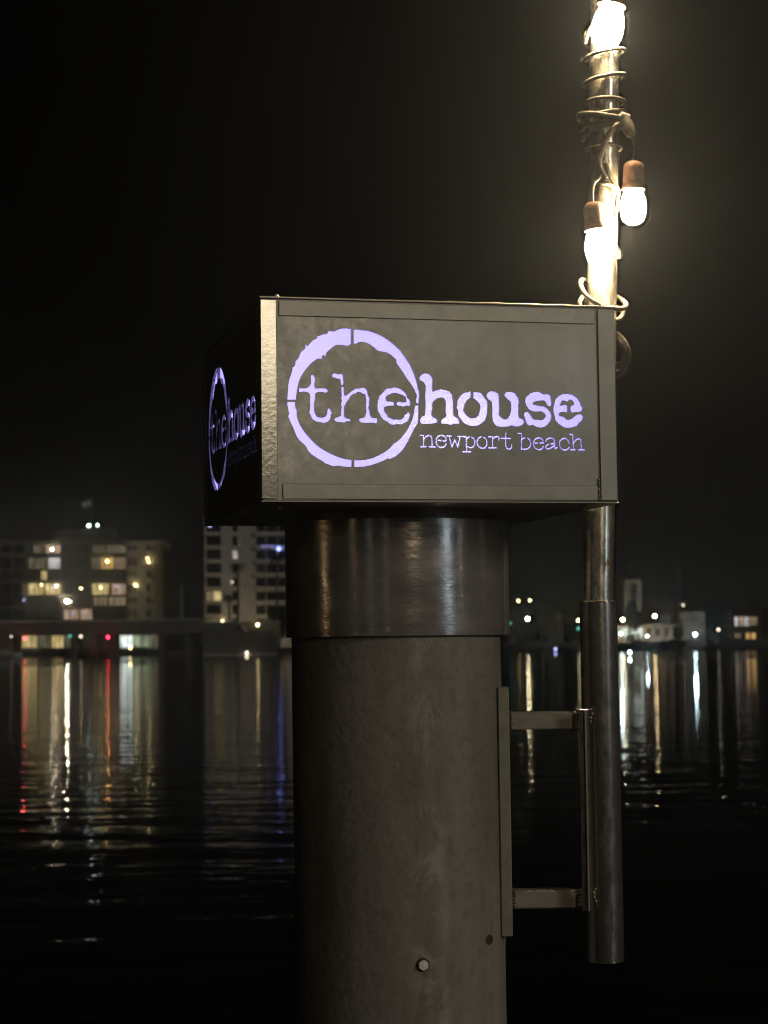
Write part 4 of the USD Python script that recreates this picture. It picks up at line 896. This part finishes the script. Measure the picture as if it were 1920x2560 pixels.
for (px, a, b, w, Y, lab) in ((1665, 1478, 1600, 110, 520, 'broad dark tree behind the church hall roof'), (1718, 1500, 1600, 70, 505, 'dark tree behind the gabled building with slit windows'), (1790, 1502, 1605, 70, 500, 'dark tree right of the gabled building'),
                             (1390, 1490, 1600, 90, 520, 'dark tree left of the pole behind the small cottage'), (1430, 1530, 1600, 60, 500, 'dark tree beside the pole above the cottage'), (1900, 1505, 1600, 60, 520, 'dark tree at the right edge behind the lit house'), (1290, 1540, 1602, 46, 500, 'dark tree behind the lamps just right of the collar'),
                             (1530, 1525, 1600, 40, 520, 'dark tree between the pole and the church tower')):
    tree('dark_tree', lab, 'tree', px, a, b, w, Y, 'leaf_dark', 1500, .6)

# -- seawall and stairs at the foot of the tower
sw = thing('seawall', 'grey green seawall at the waterline below the apartment tower', 'seawall', (at(600, 1600, 446)[0], 445.5, 0))
x0, x1, z0, z1 = span(508, 692, 1580, 1630, 445.4)
obj('wall', bx(x0, x1, 445.3, 446.2, -1.0, z1), 'seawall_concrete', sw, world=True)
obj('coping', bx(x0 - .1, x1 + .1, 445.1, 446.6, z1 + .004, z1 + .25), 'slab_concrete', sw, world=True)
obj('footing', bx(x0, x1, 444.6, 445.28, -1.0, 0.22), 'white_stucco', sw, world=True)
ter = thing('terrace_wall', 'low pale terrace wall running along the foot of the tower above the seawall', 'wall', (at(560, 1565, 450)[0], 450, LAND))
x0, x1, z0, z1 = span(415, 700, 1556, 1566, 450)
obj('wall', bx(x0, x1, 450, 451.5, LAND - .2, z1), 'seawall_concrete', ter, world=True)
obj('capping', bx(x0, x1, 449.9, 451.6, z1 + .004, z1 + .2), 'white_stucco', ter, world=True)
stn = thing('stair_rail', 'pale stair flank slanting down from the terrace to the seawall', 'stairs', at(610, 1590, 448.5))
for i in range(8):
    q = at(605 + 16 * i / 8, 1564 + 21 * i / 8, 449.0)
    obj('step', bx(q[0], q[0] + .22, 447.4, 449.4, q[2] - .5, q[2] + .2), 'white_stucco', stn, world=True)

# -- road bridge on the left
YR = 440.0
bg = thing('road_bridge', 'low concrete road bridge across the channel at the left', 'bridge', (at(230, 1640, YR)[0], YR, 0))
x0, x1, z0, z1 = span(-30, 508, 1562, 1586, YR)
obj('deck', bx(x0, x1, YR, YR + 12, z0, z1), 'bridge_concrete', bg, world=True)
obj('parapet', bx(x0, x1, YR - .25, YR + .15, z1 + .004, z1 + .75), 'bridge_concrete', bg, world=True)
obj('coping', bx(x0, x1, YR - .32, YR + .2, z1 + .754, z1 + .95), 'white_stucco', bg, world=True)
rail_ = [bx(x0, x1, YR - .1, YR - .02, z1 + 1.15, z1 + 1.25)] + [bx(x - .04, x + .04, YR - .1, YR - .02, z1 + .955, z1 + 1.15) for x in np.arange(x0, x1, 2.0)]
obj('handrail', rail_, 'pale_metal', bg, world=True)
for px in (30, 188, 240, 284, 405, 470):
    xx = at(px, 1600, YR + 4)[0]
    obj('pier', bx(xx - .55, xx + .55, YR + 1, YR + 11, -2, z0 - .01), 'bridge_concrete', bg, world=True)
fen = thing('timber_fender', 'dark red timber fender piles beside the bridge opening', 'fender', (at(280, 1640, YR - 3)[0], YR - 3, 0))
for px in (272, 279, 286, 292):
    xx = at(px, 1600, YR - 3)[0]
    obj('timber_pile', cyl([xx, YR - 3, -2], [xx, YR - 3, 4.1], .17, 8), 'red_timber', fen, world=True)
x0, x1, z0, z1 = span(268, 295, 1606, 1611, YR - 3.3)
obj('waler', bx(x0, x1, YR - 3.4, YR - 3.2, z0, z1), 'red_timber', fen, world=True)
for (px, py, m, r, lab) in ((62, 1596, 'lamp_red', .33, 'red navigation light under the bridge near the left edge'), (270, 1593, 'lamp_red', .33, 'red navigation light beside the timber fender under the bridge'), (175, 1590, 'lamp_teal', .36, 'blue green navigation light under the middle of the bridge'),
                            (202, 1591, 'lamp_dim', .36, 'small whitish lamp under the bridge right of the blue green light'), (28, 1591, 'lamp_dim', .22, 'faint whitish lamp under the bridge at the left edge')):
    q = at(px, py, YR - .9); r = r * 0.74
    t = thing('bridge_light', lab, 'navigation light', q)
    obj('lens', sphere(q, r), m, t, smooth=True, world=True)
    obj('housing', [bx(q[0] - .12, q[0] + .12, YR - .5, YR - .27, q[2] - .1, q[2] + 1.2), bx(q[0] - .3, q[0] + .3, YR - .55, YR - .27, q[2] + r + .02, q[2] + r + .12)], 'dark_metal', t, world=True)

# -- lit low buildings seen under the bridge
for (nm, xa, xb, ya, panes, lab) in (('quay_building', 44, 186, 1584, [(55, 76, 'lit_warm'), (78, 92, 'lit_warm'), (94, 128, 'lit_dim'), (130, 158, 'lit_warm'), (160, 176, 'lit_dim')], 'low building with yellow lit windows under the bridge near the left edge'),
                                     ('quay_building', 286, 404, 1581, [(291, 332, 'lit_shop'), (334, 356, 'lit_green'), (358, 378, 'lit_green'), (380, 398, 'lit_dim')], 'low building with white and greenish lit windows under the bridge, right end')):
    YQ = 482 - 4
    q = thing(nm, lab, 'building', at((xa + xb) / 2, 1640, YQ) * [1, 1, 0] + [0, 0, LAND])
    z_ = span(xa, xb, 1620, 1630, YQ)
    facade(q, YQ, xa, xb, ya, LAND - .3, 4, 'grey_stucco', [(p, r_, 1588, 1620, m, .3, 3) for (p, r_, m) in panes], cornice=False)

# -- small craft moored along both shores
def hull_mesh(L, B, Hh, bow=0.35):
    st = []
    for i, t in enumerate(np.linspace(0, 1, 13)):
        half = B / 2 * (1 - max(0, (t - (1 - bow)) / bow) ** 2.0) * (0.86 + .14 * min(1, t * 4))
        sheer = Hh * (1 + .35 * t ** 2)
        x = t * L
        st.append([(x, -half, sheer), (x - .02 * L * (t > .9), -half * .82, Hh * .25), (x - .05 * L * (t > .9), 0, -Hh * .35), (x - .02 * L * (t > .9), half * .82, Hh * .25), (x, half, sheer)])
    V = np.array(st).reshape(-1, 3); F = []
    for i in range(12):
        for k in range(4):
            a = i * 5 + k
            F += [(a, a + 5, a + 6), (a, a + 6, a + 1)]
        F += [(i * 5, i * 5 + 4, i * 5 + 9), (i * 5, i * 5 + 9, i * 5 + 5)]
    F += [(0, 1, 4), (1, 3, 4), (1, 2, 3)]
    return trimesh.Trimesh(V, F, process=False)
def boat(px, Y, L, label, hullm, cabin=True, canopy=False, mast=0.0, rot=0.0, cat='boat', name='motor_boat'):
    x = at(px, 1632, Y)[0]
    t = thing(name, label, cat, (x, Y, 0.0), rot)
    B, Hh = L * .3, .55 + L * .05
    h = hull_mesh(L, B, Hh); h.apply_translation([-L / 2, 0, 0])
    obj('hull', h, hullm, t)
    if cabin:
        obj('cabin', [bx(-L * .22, L * .16, -B * .34, B * .34, Hh * 1.01, Hh + 1.0), bx(-L * .25, L * .19, -B * .37, B * .37, Hh + 1.004, Hh + 1.12)], 'hull_white' if hullm == 'hull_white' else 'dark_metal', t)
        obj('windscreen', bx(L * .162, L * .175, -B * .3, B * .3, Hh + .35, Hh + .95), 'dark_glass', t)
    if canopy:
        arch = [Polygon([(-L * .36, 0), (L * .42, .1), (L * .40, .55), (L * .2, .95), (-L * .2, 1.0), (-L * .36, .7)])]
        m = prism_xz(arch[0], -B * .45, B * .45); m.apply_translation([0, 0, Hh * 1.05])
        obj('canvas_cover', m, 'boat_canvas', t)
        obj('canopy_frame', [cyl([x_, s * B * .46, Hh], [x_, s * B * .46, Hh + 1.0], .03, 6) for x_ in (-L * .3, L * .1, L * .34) for s in (-1, 1)], 'pale_metal', t)
    if mast:
        obj('mast', tube([[0, 0, Hh], [0, 0, Hh + mast]], [.11, .06], 8), 'pale_metal', t)
        obj('boom', tube([[0, 0, Hh + 1.5], [-L * .38, 0, Hh + 1.5]], .06, 8), 'pale_metal', t)
        obj('stay', [tube([[L * .47, 0, Hh * 1.3], [0, 0, Hh + mast]], .015, 5), tube([[-L * .48, 0, Hh], [0, 0, Hh + mast]], .015, 5)], 'dark_metal', t)
    return t
boat(1740, 443.5, 6.2, 'boat under a pale blue canvas cover below the bright cool lamp', 'hull_white', cabin=False, canopy=True)
boat(1700, 445.0, 9.5, 'sailing boat with a very tall faint mast left of the gabled building', 'hull_dark', cabin=True, mast=19.5, name='sailing_boat', cat='sailing boat')
boat(1356, 444.0, 8.0, 'sailing boat with a leaning faint mast right of the collar', 'hull_dark', cabin=True, mast=12.0, name='sailing_boat', cat='sailing boat')
boat(1600, 443.6, 8.0, 'dark motor boat moored below the church tower', 'hull_dark')
boat(1660, 443.2, 6.5, 'dark motor boat moored below the church hall', 'hull_dark')
boat(1815, 443.0, 9.0, 'dark motor boat moored left of the lit house at the right', 'hull_dark')
boat(1880, 442.6, 7.5, 'dark motor boat moored in front of the lit house at the right', 'hull_dark')
boat(1300, 443.8, 7.0, 'dark motor boat moored just right of the collar', 'hull_dark')
boat(1420, 443.6, 8.0, 'dark motor boat moored left of the pole', 'hull_dark')
boat(125, 462.0, 8.5, 'dark motor boat before the yellow lit windows under the bridge', 'hull_dark')
boat(165, 459.0, 6.0, 'smaller dark motor boat under the bridge below the blue green light', 'hull_dark')
boat(228, 457.0, 9.0, 'pale topped motor boat under the bridge left of the timber fender', 'hull_white')
boat(350, 464.0, 9.0, 'dark motor boat before the greenish lit windows under the bridge', 'hull_dark')
boat(12, 436.0, 8.0, 'pale motor boat at the left edge of the photo under the bridge', 'hull_white')
dk = thing('floating_dock', 'low dark dock with piles along the right-hand shore', 'dock', (at(1600, 1632, 445)[0], 445.3, 0))
x0, x1 = at(1290, 1632, 445.3)[0], at(1935, 1632, 445.3)[0]
obj('deck', bx(x0, x1, 445.2, 445.9, .15, .5), 'wood_dark', dk, world=True)
for x in np.arange(x0 + 1, x1, 4.2):
    obj('pile', cyl([x, 445.05, -1.5], [x, 445.05, RNG.uniform(1.7, 2.3)], .14, 8), 'wood_dark', dk, world=True)
qw = thing('quay_wall', 'dark quay wall behind the moored boats at the right', 'wall', (at(1600, 1632, 446)[0], 446, 0))
obj('wall', bx(x0 - 3, x1 + 30, 445.92, 446.4, -1.0, LAND + .05), 'bridge_concrete', qw, world=True)
obj('coping', bx(x0 - 3, x1 + 30, 445.85, 446.7, LAND + .054, LAND + .25), 'bridge_concrete', qw, world=True)

# -- church with its tower
YC = 468.0
ch = thing('church_tower', 'pale square church tower with a dark louvre strip and a cross on top', 'tower', at(1583, 1640, YC) * [1, 1, 0] + [0, 0, LAND])
x0, x1, z0, z1 = span(1562, 1605.5, 1449, 1600, YC)
xm0, xm1 = span(1578, 1593, 1459, 1571, YC)[:2]
_, _, zl0, zl1 = span(1578, 1593, 1460, 1570, YC)
fr = sbox(x0, LAND, x1, z1).difference(sbox(xm0, zl0, xm1, zl1))
obj('wall', [prism_xz(fr, YC, YC + .6), bx(x0 + .01, x1 - .01, YC + .75, YC + 4.2, LAND, z1 - .01), bx(x0, x0 + .4, YC + .61, YC + .74, LAND, z1 - .01), bx(x1 - .4, x1, YC + .61, YC + .74, LAND, z1 - .01)], 'white_stucco', ch, world=True)
for i in range(18):
    zz = zl0 + (zl1 - zl0) * (i + .5) / 18
    sl_ = bx(xm0 + .02, xm1 - .02, -.18, .18, -.03, .03); sl_.apply_transform(trimesh.transformations.rotation_matrix(.7, [1, 0, 0])); sl_.apply_translation([0, YC + .35, zz])
    obj('louvre', sl_, 'brown_plaster', ch, world=True)
cx_ = (x0 + x1) / 2
cap = trimesh.creation.cone(radius=1.85, height=1.3, sections=8); cap.apply_translation([cx_, YC + 2.1, z1 + .5])
obj('cap', [cap, trimesh.creation.cylinder(radius=1.8, segment=[[cx_, YC + 2.1, z1], [cx_, YC + 2.1, z1 + .5]], sections=8)], 'roof_tiles', ch, world=True)
obj('cross', [bx(cx_ - .09, cx_ + .09, YC + 2.0, YC + 2.18, z1 + 1.6, z1 + 4.0), bx(cx_ - .62, cx_ - .095, YC + 2.0, YC + 2.18, z1 + 3.1, z1 + 3.28), bx(cx_ + .095, cx_ + .62, YC + 2.0, YC + 2.18, z1 + 3.1, z1 + 3.28)], 'pale_metal', ch, world=True)
sg = thing('lit_sign', 'small bright white sign box at the foot of the church tower', 'sign', at(1589, 1600, 461.5) * [1, 1, 0] + [0, 0, LAND])
x0, x1, z0, z1 = span(1579, 1599, 1571, 1584, 461.5)
obj('face', bx(x0, x1, 461.5, 461.6, z0, z1), 'lit_shop', sg, world=True)
obj('case', [bx(x0 - .1, x1 + .1, 461.61, 461.9, z0 - .1, z1 + .1), bx(x0 - .1, x1 + .1, 461.45, 461.6, z1 + .01, z1 + .12)], 'pale_metal', sg, world=True)
obj('post', [bx(x, x + .12, 461.65, 461.8, LAND, z0 - .1) for x in (x0 + .2, x1 - .3)], 'dark_metal', sg, world=True)

en = thing('lit_entrance', 'low building front with cool white lit windows at the foot of the church tower', 'building', at(1585, 1640, 464) * [1, 1, 0] + [0, 0, LAND])
facade(en, 463.0, 1541, 1630, 1562, LAND, 3.2, 'white_stucco', [(x, x + 11, 1568, 1594, m, .3, 2) for x, m in ((1544, 'lit_green'), (1557, 'lit_shop'), (1570, 'lit_green'), (1601, 'lit_shop'), (1614, 'lit_green'))] + [(1583, 1599, 1586, 1596, 'lit_green', .3, 2)], cornice=False)

hl = thing('church_hall', 'long low white hall with a tiled roof right of the church tower', 'building', at(1650, 1640, 466) * [1, 1, 0] + [0, 0, LAND])
YH = 462.0
facade(hl, YH, 1608, 1700, 1560, LAND, 9, 'white_stucco', [(x, x + 9, 1570, 1590, 'curtained_glass', .3, 2) for x in (1618, 1640, 1662, 1684)], cornice=False)
x0, x1, z0, z1 = span(1603, 1704, 1518, 1559, YH)
rf = trimesh.convex.convex_hull(np.array([(x0, YH - .6, z0), (x1, YH - .6, z0), (x0, YH + 9.6, z0), (x1, YH + 9.6, z0), (x0 + .8, YH + 4.5, z1), (x1 - .8, YH + 4.5, z1)]))
obj('roof', rf, 'roof_tiles', hl, world=True)
gb = thing('gabled_building', 'pale flat fronted building with three slit windows right of the church hall', 'building', at(1735, 1640, 464) * [1, 1, 0] + [0, 0, LAND])
YG = 458.0
facade(gb, YG, 1707, 1763, 1533, LAND, 9, 'grey_stucco', [(x - 2.2, x + 2.2, 1542, 1554, 'dark_glass', .3, 1) for x in (1717.5, 1730, 1742)], cornice=True)
wh = thing('waterfront_house', 'two storey house with white and amber lit windows near the right edge', 'house', at(1865, 1640, 456) * [1, 1, 0] + [0, 0, LAND])
YW = 455.0
facade(wh, YW, 1826, 1905, 1531, LAND, 9, 'brown_plaster', [(1837, 1846, 1541, 1566, 'lit_white', .5, 1, True), (1848, 1858, 1541, 1566, 'lit_pink', .5, 1, True), (1860, 1873, 1541, 1566, 'lit_white', .5, 2, True), (1875, 1894, 1541, 1564, 'lit_room', .5, 2, True),
                                                           (1838, 1853, 1582, 1596, 'lit_room', .4, 2), (1865, 1876, 1581, 1598, 'lit_amber', .4, 1), (1878, 1890, 1581, 1598, 'lit_amber', .4, 1)], cornice=False)
x0, x1, z0, z1 = span(1821, 1910, 1516, 1530, YW)
obj('roof', trimesh.convex.convex_hull(np.array([(x0, YW - 1.4, z0), (x1, YW - 1.4, z0), (x0, YW + 9.6, z0), (x1, YW + 9.6, z0), (x0 + 1.6, YW + 4, z1), (x1 - 1.6, YW + 4, z1)])), 'roof_tiles', wh, world=True)
ct = thing('small_cottage', 'small dim brownish cottage with a steep gable left of the pole', 'house', at(1390, 1640, 462) * [1, 1, 0] + [0, 0, LAND])
x0, x1, z0, z1 = span(1370, 1409, 1556, 1600, 462)
zg = at(1388, 1540, 462)[2]
obj('wall', [bx(x0, x1, 462, 468, LAND, z1), prism_xz(Polygon([(x0, z1), (x1, z1), ((x0 + x1) / 2, zg)]), 462.02, 467.98)], 'brown_plaster', ct, world=True)
for s in (-1, 1):
    e = (x0 + x1) / 2
    far_ = x0 - .3 if s < 0 else x1 + .3
    g = Polygon([(e, zg + .02), (far_, z1 - .25), (far_, z1 - .05), (e, zg + .24)])
    obj('roof', prism_xz(g, 461.6, 468.4), 'roof_tiles', ct, world=True)
xx = span(1384, 1394, 1560, 1580, 461.9)
obj('window', bx(xx[0], xx[1], 461.93, 461.99, xx[2], xx[3]), 'dark_glass', ct, world=True)
obj('chimney', bx(x1 - 1.2, x1 - .5, 463, 463.8, z1, zg + .6), 'grey_stucco', ct, world=True)

# -- lamps along the far shore
def street_lamp(px, py, Y, m, r, label, group=None, ground=LAND, cap_=True):
    q = at(px, py, Y); r = r * 0.74
    t = thing('street_lamp', label, 'street lamp', (q[0], Y, ground), 0, group)
    obj('post', tube([[q[0], Y, ground], [q[0], Y, max(q[2] - r * .9, ground + .1)]], [.09, .06], 8), 'dark_metal', t, world=True)
    obj('globe', sphere(q, r), m, t, smooth=True, world=True)
    if cap_:
        obj('cap', lathe([(0, r * 1.35), (r * .5, r * 1.2), (r * .6, r * 1.0), (0, r * 1.0)], 12, q), 'dark_metal', t, world=True)
    return t
for (px, py, Y, m, r, lab) in ((1319, 1547, 452, 'lamp_white', .44, 'brightest warm white street lamp just right of the collar'), (1296, 1502, 520, 'lamp_soft', .32, 'left one of two small yellowish lamps high above the shore right of the collar'),
                               (1325, 1501, 520, 'lamp_soft', .30, 'right one of two small yellowish lamps high above the shore right of the collar'), (1277, 1558, 455, 'lamp_teal', .3, 'small blue green lamp close to the right edge of the collar'),
                               (1446, 1551, 452, 'lamp_soft', .35, 'warm lamp half hidden by the left edge of the pole'), (1446, 1571, 451, 'lamp_teal', .42, 'greenish lamp below the warm one at the left edge of the pole'), (1557, 1549, 452, 'lamp_white', .40, 'bright warm lamp between the pole and the church tower'),
                               (1637, 1540, 452, 'lamp_warm', .44, 'bright yellowish lamp before the roof of the church hall'), (1552, 1584, 450, 'lamp_cool', .32, 'low cool white lamp beside the pole below the bright warm lamp'), (1738, 1586, 449, 'lamp_cool', .44, 'bright cool white lamp over the boat with the pale blue cover'),
                               (1708, 1513, 500, 'lamp_dim', .32, 'faint lamp above the left end of the gabled building'), (1796, 1574, 455, 'lamp_dim', .42, 'faint whitish lamp between the gabled building and the lit house'), (1618, 1590, 451, 'lamp_cool', .22, 'small cool lamp at the foot of the church hall'),
                               (644, 1562, 447.5, 'lamp_soft', .38, 'bright white lamp on the terrace at the foot of the apartment tower'), (327, 1619, 470, 'lamp_yellow', .45, 'yellow lamp on the quay under the right end of the bridge'), (617, 1632, 444, 'lamp_dim', .45, 'small white light at the waterline below the apartment tower'),
                               (622, 1588, 470, 'lamp_soft', .3, 'warm lamp hidden behind the terrace that lights the foot of the tower')):
    street_lamp(px, py, Y, m, r, lab)
for (px, Y, zz, r, lab) in ((625, 467.0, 1.4, .27, 'warm floodlight behind the terrace shining up the apartment tower'), (372, 462.0, 5.5, .26, 'warm floodlight behind the bridge shining on the pale end wing of the left block'),
                             (150, 458.0, 5.0, .17, 'warm floodlight behind the bridge shining on the left apartment block'), (1575, 455.5, 1.2, .31, 'floodlight on the quay shining on the church tower')):
    q = at(px, 1600, Y); q[2] = LAND + zz if Y > 445 else q[2]
    fl_ = thing('ground_floodlight', lab, 'floodlight', (q[0], Y, LAND if px > 400 else 0.0))
    obj('lens', sphere(q, r), 'flood_warm', fl_, smooth=True, world=True)
    obj('stand', bx(q[0] - .1, q[0] + .1, q[1] - .1, q[1] + .1, (LAND if px > 400 else -1.5), q[2] - r - .01), 'dark_metal', fl_, world=True)
    obj('shield', bx(q[0] - .9, q[0] + .9, q[1] - r - .12, q[1] - r - .04, q[2] - .8, q[2] + .75), 'dark_metal', fl_, world=True)
for (px, py, Y, m, r, lab) in ((1389, 1637, 425, 'lamp_violet', .28, 'small bluish light on a buoy on the water left of the pole'), (1575, 1648, 300, 'lamp_cool', .16, 'small blue green light on a buoy on the water below the church tower')):
    q = at(px, py, Y); q[2] = .55
    t = thing('mooring_buoy', lab, 'buoy', (q[0], Y, 0))
    obj('float', lathe([(0, -.2), (.3, -.1), (.36, .1), (.25, .3), (0, .36)], 16, (q[0], Y, 0)), 'hull_white', t, smooth=True, world=True)
    obj('lens', sphere(q, r), m, t, smooth=True, world=True)
mast = thing('light_mast', 'thin faint mast left of the apartment tower above the bridge', 'mast', at(456, 1560, 470) * [1, 1, 0] + [0, 0, LAND])
q0, q1 = at(457, 1560, 470), at(453, 1459, 470)
obj('shaft', tube([[q0[0], 470, LAND], q1], [.13, .07], 8), 'pale_metal', mast, world=True)
obj('arm', tube([q1, q1 + [.9, 0, .1]], .05, 6), 'pale_metal', mast, world=True)

# ---------------------------------------------------------------- damp night air, in which the lamps glow
mat('night_air', {'v': ('principled_volume', {'color': (0.76, 0.86, 1.0), 'density': 0.0019, 'anisotropy': 0.86})}, [], None, 'v.volume')
tag(obj('haze', bx(-1000, 1000, -70, 7000, -3.5, 40), 'night_air'), kind='stuff')
